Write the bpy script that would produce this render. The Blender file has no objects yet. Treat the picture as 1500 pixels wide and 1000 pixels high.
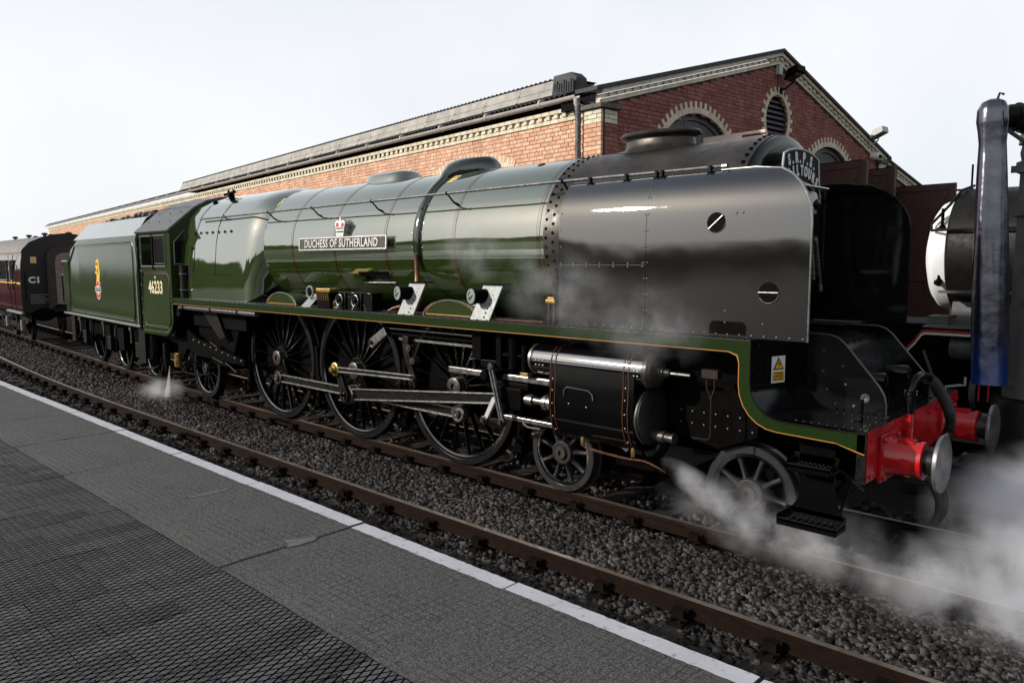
import bpy, bmesh, math, random
import numpy as np
from mathutils import Vector, Matrix
random.seed(7); rng = np.random.default_rng(7)
R = math.radians; PI = math.pi
sc = bpy.context.scene
col = sc.collection
# ------------------------------------------------------------------ camera, sky, sun, exposure
cam_d = bpy.data.cameras.new('camera'); cam = bpy.data.objects.new('camera', cam_d); col.objects.link(cam)
cam_d.sensor_width = 36.0; cam_d.lens = 26.8; cam_d.clip_start = 0.05; cam_d.clip_end = 3000
YAW, PIT, ROL = R(43.40), R(6.02), R(-0.18)
fw = Vector((-math.sin(YAW)*math.cos(PIT), math.cos(YAW)*math.cos(PIT), -math.sin(PIT)))
rt = Vector((math.cos(YAW), math.sin(YAW), 0)); up = rt.cross(fw)
rt2 = rt*math.cos(ROL)+up*math.sin(ROL); up2 = up*math.cos(ROL)-rt*math.sin(ROL)
mw = Matrix((rt2, up2, -fw)).transposed().to_4x4(); mw.translation = Vector((3.186, -7.426, 2.643))
cam.matrix_world = mw; sc.camera = cam

SUN_EL = R(23.5); SUN_DIR = Vector((-0.62, -0.78, 0)).normalized()
world = bpy.data.worlds.new('World'); sc.world = world; world.use_nodes = True
wn = world.node_tree.nodes; wl = world.node_tree.links; wn.clear()
wo = wn.new('ShaderNodeOutputWorld'); bg = wn.new('ShaderNodeBackground'); wl.new(bg.outputs[0], wo.inputs[0])
sky = wn.new('ShaderNodeTexSky'); sky.sky_type = 'NISHITA'; sky.sun_disc = False
sky.sun_elevation = SUN_EL; sky.sun_rotation = math.atan2(SUN_DIR.x, SUN_DIR.y); sky.dust_density = 4.0; sky.air_density = 1.0; sky.ozone_density = 1.0
# thin, nearly white cloud sheet over that sky
ctc = wn.new('ShaderNodeTexCoord'); cn = wn.new('ShaderNodeTexNoise'); cn.inputs['Scale'].default_value = 2.2; cn.inputs['Detail'].default_value = 5
wl.new(ctc.outputs['Generated'], cn.inputs['Vector'])
cr = wn.new('ShaderNodeValToRGB'); cr.color_ramp.elements[0].position = 0.3; cr.color_ramp.elements[0].color = (9.2, 9.6, 10.3, 1)
cr.color_ramp.elements[1].position = 0.7; cr.color_ramp.elements[1].color = (11.0, 11.15, 11.2, 1)
wl.new(cn.outputs['Fac'], cr.inputs[0])
cm = wn.new('ShaderNodeMix'); cm.data_type = 'RGBA'; 
csx = wn.new('ShaderNodeSeparateXYZ'); wl.new(ctc.outputs['Generated'], csx.inputs[0])
cmr = wn.new('ShaderNodeMapRange'); cmr.interpolation_type = 'SMOOTHSTEP'; cmr.inputs['From Min'].default_value = 0.22; cmr.inputs['From Max'].default_value = 0.92; cmr.inputs['To Min'].default_value = 0.88; cmr.inputs['To Max'].default_value = 0.16
wl.new(csx.outputs['Z'], cmr.inputs['Value']); wl.new(cmr.outputs['Result'], cm.inputs['Factor'])   # the thin sheet looks closed low down and opens overhead
wl.new(sky.outputs[0], cm.inputs['A']); wl.new(cr.outputs[0], cm.inputs['B'])
wl.new(cm.outputs['Result'], bg.inputs['Color']); bg.inputs['Strength'].default_value = 0.1
sun_d = bpy.data.lights.new('sun', 'SUN'); sun = bpy.data.objects.new('sun', sun_d); col.objects.link(sun)
sun_d.energy = 4.2; sun_d.angle = R(1.5); sun_d.color = (1.0, 0.94, 0.86)
sv = Vector((SUN_DIR.x*math.cos(SUN_EL), SUN_DIR.y*math.cos(SUN_EL), math.sin(SUN_EL)))
sun.rotation_euler = sv.to_track_quat('Z', 'Y').to_euler(); sun.location = sv*60
sc.view_settings.view_transform = 'Standard'; sc.view_settings.look = 'None'; sc.view_settings.gamma = 1.0
sc.view_settings.exposure = 0.0; sc.view_settings.use_curve_mapping = False
sc.cycles.volume_bounces = 6; sc.cycles.volume_step_rate = 1.0; sc.cycles.volume_max_steps = 256

# ------------------------------------------------------------------ helpers
class MB:
    def __init__(s): s.v = []; s.f = []; s.a = []; s.r = 0.5
    def add(s, vs, fs):
        b = len(s.v); s.v.extend([tuple(v) for v in vs]); s.f.extend([tuple(i+b for i in f) for f in fs]); s.a.extend([s.r]*len(vs)); return s
    def box(s, x0, x1, y0, y1, z0, z1):
        return s.add([(x0,y0,z0),(x1,y0,z0),(x1,y1,z0),(x0,y1,z0),(x0,y0,z1),(x1,y0,z1),(x1,y1,z1),(x0,y1,z1)],
                     [(0,3,2,1),(4,5,6,7),(0,1,5,4),(1,2,6,5),(2,3,7,6),(3,0,4,7)])
    def cyl(s, p, q, r, r2=None, n=20, cap=True):
        r2 = r if r2 is None else r2; p = Vector(p); q = Vector(q); d = (q-p).normalized()
        a = d.orthogonal().normalized(); b = d.cross(a)
        vs = []
        for i in range(n):
            c, t = math.cos(2*PI*i/n), math.sin(2*PI*i/n); o = a*c+b*t
            vs.append(p+o*r); vs.append(q+o*r2)
        fs = [(2*i, 2*((i+1)%n), 2*((i+1)%n)+1, 2*i+1) for i in range(n)]
        if cap: fs += [tuple(2*i for i in reversed(range(n))), tuple(2*i+1 for i in range(n))]
        return s.add(vs, fs)
    def lathe(s, o, d, prof, n=32, cap=True):
        o = Vector(o); d = Vector(d).normalized(); a = d.orthogonal().normalized(); b = d.cross(a); k = len(prof)
        vs = []
        for i in range(n):
            w = a*math.cos(2*PI*i/n)+b*math.sin(2*PI*i/n)
            for t, r in prof: vs.append(o+d*t+w*r)
        fs = []
        for i in range(n):
            j = (i+1)%n
            for m in range(k-1): fs.append((i*k+m, j*k+m, j*k+m+1, i*k+m+1))
        if cap:
            if prof[0][1] > 1e-6: fs.append(tuple(i*k for i in reversed(range(n))))
            if prof[-1][1] > 1e-6: fs.append(tuple(i*k+k-1 for i in range(n)))
        return s.add(vs, fs)
    def tube(s, pts, r, n=8, cap=True):
        pts = [Vector(p) for p in pts]; rs = r if isinstance(r, (list, tuple)) else [r]*len(pts)
        vs = []; prev = None
        for i, p in enumerate(pts):
            d = (pts[min(i+1, len(pts)-1)]-pts[max(i-1, 0)]).normalized()
            if prev is None: a = d.orthogonal().normalized()
            else: a = (prev-d*prev.dot(d)).normalized()
            prev = a; b = d.cross(a)
            for k in range(n): vs.append(p+(a*math.cos(2*PI*k/n)+b*math.sin(2*PI*k/n))*rs[i])
        fs = []
        for i in range(len(pts)-1):
            for k in range(n): fs.append((i*n+k, i*n+(k+1)%n, (i+1)*n+(k+1)%n, (i+1)*n+k))
        if cap: fs += [tuple(reversed(range(n))), tuple((len(pts)-1)*n+k for k in range(n))]
        return s.add(vs, fs)
    def prism(s, poly, ax, a, b):          # poly in the two other axes, extruded along ax from a to b
        n = len(poly)
        def P(u, w, t): return (t,u,w) if ax == 'x' else ((u,t,w) if ax == 'y' else (u,w,t))
        vs = [P(u,w,a) for u,w in poly]+[P(u,w,b) for u,w in poly]
        fs = [tuple(range(n)), tuple(range(2*n-1, n-1, -1))]+[(i, i+n, (i+1)%n+n, (i+1)%n) for i in range(n)]
        return s.add(vs, fs)
    def ribbon(s, A, B, y0, y1):           # strip between two (x,z) polylines, y thickness
        n = len(A); vs = []
        for y in (y0, y1):
            vs += [(x,y,z) for x,z in A]+[(x,y,z) for x,z in B]
        fs = []
        for i in range(n-1):
            fs += [(i, i+1, n+i+1, n+i), (2*n+i, 3*n+i, 3*n+i+1, 2*n+i+1), (i, 2*n+i, 2*n+i+1, i+1), (n+i, n+i+1, 3*n+i+1, 3*n+i)]
        fs += [(0, n, 3*n, 2*n), (n-1, 3*n-1, 4*n-1, 2*n-1)]
        return s.add(vs, fs)
    def loft(s, rings, closed=True, cap=False):
        k = len(rings[0]); vs = [p for r in rings for p in r]; fs = []
        for i in range(len(rings)-1):
            for j in range(k if closed else k-1):
                fs.append((i*k+j, i*k+(j+1)%k, (i+1)*k+(j+1)%k, (i+1)*k+j))
        if cap: fs += [tuple(reversed(range(k))), tuple((len(rings)-1)*k+j for j in range(k))]
        return s.add(vs, fs)
    def dome(s, p, d, r, h=None, n=6):     # a rivet head
        h = h or r*.7; p = Vector(p); d = Vector(d).normalized()
        return s.lathe(p, d, [(0, r), (h*.7, r*.75), (h, 0.0)], n=n, cap=False)
    def sphere(s, c, r, n=12, m=7, sx=1, sy=1, sz=1):
        vs = []; fs = []
        for j in range(m+1):
            th = PI*j/m
            for i in range(n):
                vs.append((c[0]+sx*r*math.sin(th)*math.cos(2*PI*i/n), c[1]+sy*r*math.sin(th)*math.sin(2*PI*i/n), c[2]+sz*r*math.cos(th)))
        for j in range(m):
            for i in range(n): fs.append((j*n+i, (j+1)*n+i, (j+1)*n+(i+1)%n, j*n+(i+1)%n))
        return s.add(vs, fs)

def link(name, data, parent=None):
    o = bpy.data.objects.new(name, data); col.objects.link(o)
    if parent is not None: o.parent = parent
    return o
def mesh_of(name, m, mat, smooth=35):
    me = bpy.data.meshes.new(name); me.from_pydata(m.v, [], m.f); me.update()
    bm = bmesh.new(); bm.from_mesh(me); bmesh.ops.remove_doubles(bm, verts=bm.verts, dist=1e-6) if False else None
    bmesh.ops.recalc_face_normals(bm, faces=bm.faces); bm.to_mesh(me); bm.free()
    at = me.attributes.new('rnd', 'FLOAT', 'POINT'); at.data.foreach_set('value', np.array(m.a, dtype=np.float32))
    if smooth:
        me.polygons.foreach_set('use_smooth', [True]*len(me.polygons)); me.set_sharp_from_angle(angle=R(smooth))
    me.materials.append(mat); return me
def obj(name, m, mat, parent=None, smooth=35, bev=0, seg=2):
    o = link(name, mesh_of(name, m, mat, smooth), parent)
    if bev:
        b = o.modifiers.new('bevel', 'BEVEL'); b.width = bev; b.segments = seg; b.limit_method = 'ANGLE'; b.angle_limit = R(40); b.harden_normals = False
    return o
def tag(o, label, cat, group=None):
    o['label'] = label; o['category'] = cat
    if group: o['group'] = group
    return o
def struct(o): o['kind'] = 'structure'; return o
def stuff(o): o['kind'] = 'stuff'; return o
def thing(name, label, cat, loc=(0,0,0), rz=0, group=None):
    o = link(name, None); o.location = loc; o.rotation_euler = (0,0,rz); o.empty_display_size = .2
    return tag(o, label, cat, group)
def inst(name, me, parent, loc=(0,0,0), rot=(0,0,0), scale=None):
    o = link(name, me, parent); o.location = loc; o.rotation_euler = rot
    if scale: o.scale = scale
    return o
def text_mesh(name, s, mat, size, depth=.004, sx=1.0, spacing=1.0, bold=0.0, align='CENTER', line=1.0):
    cu = bpy.data.curves.new(name, 'FONT'); cu.body = s; cu.size = size; cu.extrude = depth; cu.align_x = align; cu.align_y = 'CENTER'
    cu.space_character = spacing; cu.offset = bold; cu.resolution_u = 3; cu.space_line = line
    t = bpy.data.objects.new(name, cu); col.objects.link(t)
    me = bpy.data.meshes.new_from_object(t.evaluated_get(bpy.context.evaluated_depsgraph_get())) if False else None
    bpy.context.view_layer.update()
    dg = bpy.context.evaluated_depsgraph_get(); me = bpy.data.meshes.new_from_object(t.evaluated_get(dg))
    bpy.data.objects.remove(t); me.name = name
    n = len(me.vertices); co = np.empty(n*3, dtype=np.float32); me.vertices.foreach_get('co', co); co[0::3] *= sx; me.vertices.foreach_set('co', co); me.update()
    me.materials.clear(); me.materials.append(mat); return me
def arc(cx, cz, r, a0, a1, n=8): return [(cx+r*math.cos(R(a0+(a1-a0)*i/n)), cz+r*math.sin(R(a0+(a1-a0)*i/n))) for i in range(n+1)]

# ------------------------------------------------------------------ materials
def newmat(name):
    m = bpy.data.materials.new(name); m.use_nodes = True; n = m.node_tree.nodes; n.clear()
    out = n.new('ShaderNodeOutputMaterial'); return m, n, m.node_tree.links, out
def mixc(n, l, fac, a, b):
    x = n.new('ShaderNodeMix'); x.data_type = 'RGBA'
    for sock, v in (('Factor', fac), ('A', a), ('B', b)):
        if hasattr(v, 'is_linked') or hasattr(v, 'links'): l.new(v, x.inputs[sock])
        elif sock == 'Factor': x.inputs[sock].default_value = v
        else: x.inputs[sock].default_value = (*v, 1) if len(v) == 3 else v
    return x.outputs['Result']
def noise(n, l, scale, detail=4, rough=.55, vec=None, coord='Object'):
    t = n.new('ShaderNodeTexNoise'); t.inputs['Scale'].default_value = scale; t.inputs['Detail'].default_value = detail; t.inputs['Roughness'].default_value = rough
    if vec is None: tc = n.new('ShaderNodeTexCoord'); vec = tc.outputs[coord]
    l.new(vec, t.inputs['Vector']); return t.outputs['Fac']
def ramp(n, l, fac, p0, p1, c0=0., c1=1.):
    r = n.new('ShaderNodeMapRange'); r.inputs['From Min'].default_value = p0; r.inputs['From Max'].default_value = p1
    r.inputs['To Min'].default_value = c0; r.inputs['To Max'].default_value = c1; l.new(fac, r.inputs['Value']); return r.outputs['Result']
def simple(name, c, rough=.5, metal=0., var=.25, vs=6., bump=0., bs=40., coat=0., dirt=None, dirts=3., ior=1.5, rv=.12, attr=0.):
    m, n, l, out = newmat(name); p = n.new('ShaderNodeBsdfPrincipled'); l.new(p.outputs[0], out.inputs[0])
    f = noise(n, l, vs, 5, .6)
    a = tuple(x*(1-var) for x in c); b = tuple(min(1, x*(1+var)) for x in c)
    cc = mixc(n, l, ramp(n, l, f, .3, .7), a, b)
    if attr:
        at = n.new('ShaderNodeAttribute'); at.attribute_name = 'rnd'
        hs = n.new('ShaderNodeHueSaturation'); l.new(cc, hs.inputs['Color']); l.new(ramp(n, l, at.outputs['Fac'], 0, 1, 1-attr, 1+attr), hs.inputs['Value']); cc = hs.outputs[0]
    if dirt:
        f2 = noise(n, l, dirts, 6, .65); cc = mixc(n, l, ramp(n, l, f2, .48, .68, 0, .8), cc, dirt)
    l.new(cc, p.inputs['Base Color']); p.inputs['Metallic'].default_value = metal; p.inputs['IOR'].default_value = ior
    f3 = noise(n, l, vs*3.1, 4)
    l.new(ramp(n, l, f3, .25, .75, max(.02, rough-rv), min(1, rough+rv)), p.inputs['Roughness'])
    if coat: p.inputs['Coat Weight'].default_value = coat; p.inputs['Coat Roughness'].default_value = .04
    if bump:
        bp = n.new('ShaderNodeBump'); bp.inputs['Strength'].default_value = bump; bp.inputs['Distance'].default_value = .01
        l.new(noise(n, l, bs, 6, .65), bp.inputs['Height']); l.new(bp.outputs[0], p.inputs['Normal'])
    return m
def gloss(name, c, base=.16, fr=1.9, rough=.06, wav=.03, dirt=None, tint=(.92,.96,.94), ws=1.6, drough=.45, streak=0.):
    # polished enamel: coloured body under a strongly reflecting varnish, with a slightly rippled sheet
    m, n, l, out = newmat(name); p = n.new('ShaderNodeBsdfPrincipled'); g = n.new('ShaderNodeBsdfGlossy'); mx = n.new('ShaderNodeMixShader'); l.new(mx.outputs[0], out.inputs[0])
    f = noise(n, l, 2.2, 5); cc = mixc(n, l, f, tuple(x*.8 for x in c), tuple(x*1.2 for x in c))
    if dirt: cc = mixc(n, l, ramp(n, l, noise(n, l, 3.5, 7, .7), .5, .72, 0, .6), cc, dirt)
    l.new(cc, p.inputs['Base Color']); p.inputs['Roughness'].default_value = drough; p.inputs['IOR'].default_value = 1.12
    g.inputs['Color'].default_value = (*tint, 1); g.distribution = 'BECKMANN'
    l.new(ramp(n, l, noise(n, l, 5., 6, .65), .3, .75, rough*.85, rough*1.25), g.inputs['Roughness'])
    bp = n.new('ShaderNodeBump'); bp.inputs['Strength'].default_value = wav; bp.inputs['Distance'].default_value = .05
    l.new(noise(n, l, ws, 2, .4), bp.inputs['Height']); l.new(bp.outputs[0], g.inputs['Normal'])
    fn = n.new('ShaderNodeFresnel'); fn.inputs['IOR'].default_value = fr; l.new(bp.outputs[0], fn.inputs['Normal'])
    ad = n.new('ShaderNodeMath'); ad.operation = 'ADD'; ad.use_clamp = True; ad.inputs[1].default_value = base; l.new(fn.outputs[0], ad.inputs[0])
    fac = ad.outputs[0]
    if streak:        # wiping marks left on the sheet
        tc = n.new('ShaderNodeTexCoord'); mp = n.new('ShaderNodeMapping'); mp.inputs['Scale'].default_value = (5,5,.55); mp.inputs['Rotation'].default_value = (0,.25,0); l.new(tc.outputs['Object'], mp.inputs['Vector'])
        mm = n.new('ShaderNodeMath'); mm.operation = 'MULTIPLY'; l.new(fac, mm.inputs[0]); l.new(ramp(n, l, noise(n, l, 2.2, 7, .7, mp.outputs[0]), .35, .7, 1-streak, 1.1), mm.inputs[1]); fac = mm.outputs[0]
    l.new(fac, mx.inputs[0]); l.new(p.outputs[0], mx.inputs[1]); l.new(g.outputs[0], mx.inputs[2]); return m
K = {}
K['green'] = gloss('green_enamel', (.025,.046,.006), base=.27, fr=1.75, rough=.06, wav=.08, tint=(.93,.95,.96))
K['green_side'] = gloss('green_enamel_weathered', (.020,.033,.0075), base=.0, fr=1.25, rough=.16, wav=.03, dirt=(.024,.031,.012))
K['black'] = gloss('black_enamel', (.0018,.0018,.002), base=.004, fr=1.3, rough=.16, wav=.03, dirt=(.004,.0038,.0035))
K['deflector'] = gloss('black_deflector_paint', (.006,.0052,.0047), base=.115, fr=1.58, rough=.085, wav=.07, dirt=(.013,.0105,.009), tint=(.9,.93,.96))
K['smokebox'] = simple('smokebox_black', (.042,.037,.032), rough=.36, metal=.45, var=.35, vs=3, bump=.15, bs=60, dirt=(.06,.053,.046), ior=1.4)
K['soot'] = simple('sooty_black', (.002,.0019,.0018), rough=.6, var=.4, bump=.2, bs=30, dirt=(.004,.0034,.003), dirts=7, ior=1.12)
K['frame'] = simple('oily_frame_black', (.0015,.0014,.0013), rough=.5, var=.5, bump=.15, bs=25, dirt=(.004,.003,.0023), dirts=5, ior=1.12)
K['rod'] = simple('oiled_steel', (.30,.29,.275), rough=.30, metal=.9, var=.15, vs=4)
K['steel'] = simple('bright_steel', (.36,.36,.355), rough=.28, metal=.9, var=.2, vs=8)
K['rim'] = simple('tyre_steel', (.006,.006,.0062), rough=.42, ior=1.3, metal=.2, var=.3, vs=14)
K['red'] = simple('red_enamel', (.44,.007,.010), rough=.30, var=.10, vs=3, coat=.4, rv=.05, dirt=(.16,.006,.008), dirts=6)
K['brass'] = simple('brass', (.42,.28,.09), rough=.35, metal=.9, var=.3, vs=12)
K['copper'] = simple('copper_pipe', (.20,.10,.06), rough=.4, metal=.85, var=.35, vs=10)
K['orange'] = simple('orange_lining', (.42,.17,.03), rough=.4, var=.1)
K['liningdull'] = simple('dull_lining', (.085,.038,.012), rough=.4, var=.2)
K['blackline'] = simple('black_lining', (.006,.006,.006), rough=.3, var=.1)
K['white'] = simple('white_paint', (.72,.73,.74), rough=.6, var=.06)
K['cream'] = simple('cream_letters', (.66,.58,.36), rough=.5, var=.08)
K['plate'] = simple('nameplate_ground', (.045,.032,.026), rough=.45, metal=.3, var=.3, vs=30)
K['chrome'] = simple('polished_letters', (.75,.74,.71), rough=.25, metal=.8, var=.1)
K['greypaint'] = simple('pale_grey_paint', (.20,.225,.22), rough=.45, var=.1, vs=10)
K['yellow'] = simple('yellow_label', (.70,.42,.02), rough=.5, var=.05)
K['crimson'] = simple('crimson_enamel', (.55,.02,.03), rough=.4, var=.05)
K['glass'] = gloss('dark_window_glass', (.004,.005,.006), base=.0, fr=1.25, rough=.03, wav=.01)
K['rubber'] = simple('black_rubber', (.012,.012,.012), rough=.55, var=.2)
K['wood'] = simple('cab_woodwork', (.06,.03,.02), rough=.5)
K['coal'] = simple('coal', (.012,.012,.012), rough=.45, var=.5, bump=.4)
K['railside'] = simple('rusty_rail', (.011,.0055,.0034), rough=.8, var=.4, vs=12, bump=.25, bs=60, ior=1.2)
K['railtop'] = simple('worn_rail_head', (.48,.42,.36), rough=.36, metal=.9, var=.12, vs=3)
K['chair'] = simple('rusty_rail_chair', (.009,.0065,.005), rough=.85, var=.4, bump=.4, bs=50, ior=1.1)
K['sleeper'] = simple('tarred_sleeper', (.022,.020,.019), rough=.7, var=.5, vs=10, bump=.5, bs=30, ior=1.35)
K['stone'] = simple('ballast_stone', (.050,.0445,.042), rough=.85, var=.5, vs=1.2, bump=.3, bs=60, attr=.85, ior=1.25, dirt=(.018,.016,.015), dirts=.9)
K['ballastbed'] = simple('ballast_bed', (.014,.012,.011), rough=.95, ior=1.1, var=.6, vs=22, bump=1.0, bs=24)
K['ground'] = simple('cinder_ground', (.028,.027,.024), rough=.95, ior=1.1, var=.4, vs=.4, bump=.4, bs=8)
K['iron'] = simple('grey_cast_iron', (.095,.10,.10), rough=.55, ior=1.35, metal=.2, var=.35, vs=6, bump=.25, bs=25, dirt=(.05,.04,.035))
K['ironblack'] = simple('grimy_black_iron', (.008,.0075,.007), rough=.5, metal=.2, var=.4, vs=5, bump=.15, dirt=(.014,.012,.010), ior=1.25)
K['bag'] = gloss('blue_canvas_bag', (.007,.009,.019), base=.09, fr=1.55, rough=.32, wav=.20, ws=6., tint=(.84,.85,.92), dirt=(.018,.018,.022))
def fade_hem(m):      # the lower end of the bag is brighter blue cloth
    n = m.node_tree.nodes; l = m.node_tree.links; p = [x for x in n if x.type == 'BSDF_PRINCIPLED'][0]; src = p.inputs['Base Color'].links[0].from_socket
    tc = n.new('ShaderNodeTexCoord'); sx = n.new('ShaderNodeSeparateXYZ'); l.new(tc.outputs['Object'], sx.inputs[0])
    ad = n.new('ShaderNodeMath'); ad.operation = 'MULTIPLY_ADD'; ad.inputs[1].default_value = .5; l.new(noise(n, l, 6, 4), ad.inputs[0]); l.new(sx.outputs['Z'], ad.inputs[2])
    l.new(mixc(n, l, ramp(n, l, ad.outputs[0], 2.45, 1.95), src, (.003,.026,.16)), p.inputs['Base Color'])
fade_hem(K['bag'])
K['bagblue'] = simple('bright_blue_canvas', (.003,.016,.10), rough=.6, var=.4, vs=8)
K['maroon'] = gloss('maroon_coach_paint', (.055,.006,.009), base=.06, fr=1.55, rough=.08, wav=.03)
K['coachend'] = simple('coach_end_black', (.008,.008,.009), rough=.45, var=.3)
K['coachroof'] = simple('coach_roof_grey', (.16,.15,.14), rough=.7, var=.2, vs=2)
K['canvas'] = simple('gangway_cover', (.20,.18,.165), rough=.85, var=.15, vs=8)
K['gangway'] = simple('gangway_rubber', (.035,.030,.028), rough=.8, var=.3)
def brickmat(name, c, c2, rough=.85):
    m, n, l, out = newmat(name); p = n.new('ShaderNodeBsdfPrincipled'); l.new(p.outputs[0], out.inputs[0])
    at = n.new('ShaderNodeAttribute'); at.attribute_name = 'rnd'
    cc = mixc(n, l, at.outputs['Fac'], c, c2)
    cc = mixc(n, l, ramp(n, l, noise(n, l, 9, 6, .7), .45, .75, 0, .55), cc, tuple(x*.55 for x in c))
    cc = mixc(n, l, ramp(n, l, noise(n, l, .7, 4, .6), .45, .75, 0, .35), cc, tuple(.5*x+.05 for x in c2))
    tc2 = n.new('ShaderNodeTexCoord'); mp = n.new('ShaderNodeMapping'); mp.inputs['Scale'].default_value = (1.6,1.6,.22); l.new(tc2.outputs['Object'], mp.inputs['Vector'])
    cc = mixc(n, l, ramp(n, l, noise(n, l, 1.5, 6, .65, mp.outputs[0]), .52, .72, 0, .5), cc, tuple(x*.45 for x in c))     # soot and damp streaks
    l.new(cc, p.inputs['Base Color']); p.inputs['Roughness'].default_value = rough
    bp = n.new('ShaderNodeBump'); bp.inputs['Strength'].default_value = .5; bp.inputs['Distance'].default_value = .008
    l.new(noise(n, l, 45, 6, .7), bp.inputs['Height']); l.new(bp.outputs[0], p.inputs['Normal']); return m
K['brick'] = brickmat('shaded_red_brick', (.22,.066,.049), (.34,.13,.10)); K['sunlit_brick'] = brickmat('sunlit_side_brick', (.60,.31,.19), (.77,.50,.345))  # gable brick and side brick: shade and sunlight painted into their colours
K['ybrick'] = brickmat('buff_brick', (.62,.55,.40), (.78,.72,.57))
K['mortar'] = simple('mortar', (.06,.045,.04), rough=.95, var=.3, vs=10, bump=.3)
K['copestone'] = simple('mossy_stone_cap', (.10,.10,.085), rough=.9, var=.35, vs=9, bump=.4)
K['roofing'] = simple('asbestos_sheet', (.36,.34,.31), rough=.9, var=.25, vs=4, bump=.2, dirt=(.24,.225,.195))
K['roofdark'] = simple('slate_dark', (.045,.048,.05), rough=.8, var=.3, vs=8, bump=.2)
K['gutter'] = simple('grey_gutter', (.40,.385,.355), rough=.6, var=.15, vs=6)
K['pipe'] = simple('old_black_downpipe', (.05,.05,.052), rough=.6, var=.4, vs=14, dirt=(.22,.22,.22), dirts=9)
K['door'] = simple('brown_door_paint', (.050,.019,.014), rough=.55, var=.18, vs=3)
K['fanlight'] = simple('mauve_grey_boards', (.085,.075,.085), rough=.6, var=.15, vs=4)
K['pinkboard'] = simple('faded_pink_board', (.80,.60,.52), rough=.7, var=.15, vs=5)
K['lampwhite'] = simple('pale_lamp_case', (.45,.45,.44), rough=.5, var=.1)
def slabmat():
    m, n, l, out = newmat('concrete_coping'); p = n.new('ShaderNodeBsdfPrincipled'); l.new(p.outputs[0], out.inputs[0])
    tc = n.new('ShaderNodeTexCoord')
    f = noise(n, l, 1.2, 6, .65, tc.outputs['Object']); f2 = noise(n, l, 75, 8, .9, tc.outputs['Object'])
    cc = mixc(n, l, ramp(n, l, f, .3, .7), (.036,.036,.035), (.080,.079,.077))
    cc = mixc(n, l, ramp(n, l, f2, .48, .62, 0, .85), cc, (.27,.265,.26))
    cc = mixc(n, l, ramp(n, l, noise(n, l, 4.5, 5, .7, tc.outputs['Object']), .6, .72, 0, .6), cc, (.014,.0135,.013))
    cc = mixc(n, l, ramp(n, l, noise(n, l, 40, 8, .9, tc.outputs['Object']), .55, .68, 0, .7), cc, (.012,.012,.0115))
    vo = n.new('ShaderNodeTexVoronoi'); vo.inputs['Scale'].default_value = 150; l.new(tc.outputs['Object'], vo.inputs['Vector']); vs_ = n.new('ShaderNodeSeparateColor'); l.new(vo.outputs['Color'], vs_.inputs[0])
    cc = mixc(n, l, ramp(n, l, vs_.outputs[0], .55, 1.0, 0, .55), cc, (.20,.198,.195)); cc = mixc(n, l, ramp(n, l, vs_.outputs[1], .6, 1.0, 0, .7), cc, (.012,.012,.0115))
    # imprinted grid of small squares, worn away in places
    br = n.new('ShaderNodeTexBrick'); br.offset = 0; br.inputs['Scale'].default_value = 1; br.inputs['Brick Width'].default_value = .052; br.inputs['Row Height'].default_value = .052; br.inputs['Mortar Size'].default_value = .0035; br.inputs['Mortar Smooth'].default_value = .3
    l.new(tc.outputs['Object'], br.inputs['Vector'])
    wear = ramp(n, l, noise(n, l, 2.6, 5, .6, tc.outputs['Object']), .40, .62)
    mu = n.new('ShaderNodeMath'); mu.operation = 'MULTIPLY'; l.new(br.outputs['Fac'], mu.inputs[0]); l.new(wear, mu.inputs[1])
    m4 = n.new('ShaderNodeMath'); m4.operation = 'MULTIPLY'; m4.inputs[1].default_value = .75; l.new(mu.outputs[0], m4.inputs[0]); cc = mixc(n, l, m4.outputs[0], cc, (.012,.0116,.011))
    l.new(cc, p.inputs['Base Color']); p.inputs['Roughness'].default_value = .82; p.inputs['IOR'].default_value = 1.3
    h = n.new('ShaderNodeMath'); h.operation = 'SUBTRACT'; l.new(f2, h.inputs[0]); l.new(mu.outputs[0], h.inputs[1])
    bp = n.new('ShaderNodeBump'); bp.inputs['Strength'].default_value = .9; bp.inputs['Distance'].default_value = .009; l.new(h.outputs[0], bp.inputs['Height']); l.new(bp.outputs[0], p.inputs['Normal']); return m
K['slab'] = slabmat()
K['paver'] = simple('blue_brick_paver', (.062,.063,.067), rough=.55, var=.3, vs=3, bump=.35, bs=120, attr=.35, dirt=(.05,.047,.044), dirts=2., ior=1.35)
K['groove'] = simple('paver_groove_dirt', (.007,.0068,.0065), rough=.95, var=.3, ior=1.1)
K['asphalt'] = simple('asphalt_fill', (.012,.0118,.0115), rough=.9, var=.3, vs=9, bump=.5, bs=80, ior=1.2)
def edgepaint():
    m, n, l, out = newmat('worn_white_edge_paint'); p = n.new('ShaderNodeBsdfPrincipled'); l.new(p.outputs[0], out.inputs[0])
    cc = mixc(n, l, ramp(n, l, noise(n, l, 3, 5), .3, .7), (.38,.39,.43), (.48,.49,.52))
    cc = mixc(n, l, ramp(n, l, noise(n, l, 17, 8, .75), .56, .66, 0, .85), cc, (.12,.115,.11))
    l.new(cc, p.inputs['Base Color']); p.inputs['Roughness'].default_value = .7
    bp = n.new('ShaderNodeBump'); bp.inputs['Strength'].default_value = .5; bp.inputs['Distance'].default_value = .004; l.new(noise(n, l, 200, 4), bp.inputs['Height']); l.new(bp.outputs[0], p.inputs['Normal']); return m
K['edge'] = edgepaint()
K['leaf'] = simple('distant_foliage', (.018,.024,.012), rough=.9, ior=1.1, var=.5, vs=.3)
K['lagging'] = simple('lagged_pipe', (.16,.16,.165), rough=.35, metal=.6, var=.4, vs=14, bump=.4, bs=30)
K['steelrail'] = simple('handrail_steel', (.16,.16,.16), rough=.3, metal=.8, var=.2)
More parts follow.
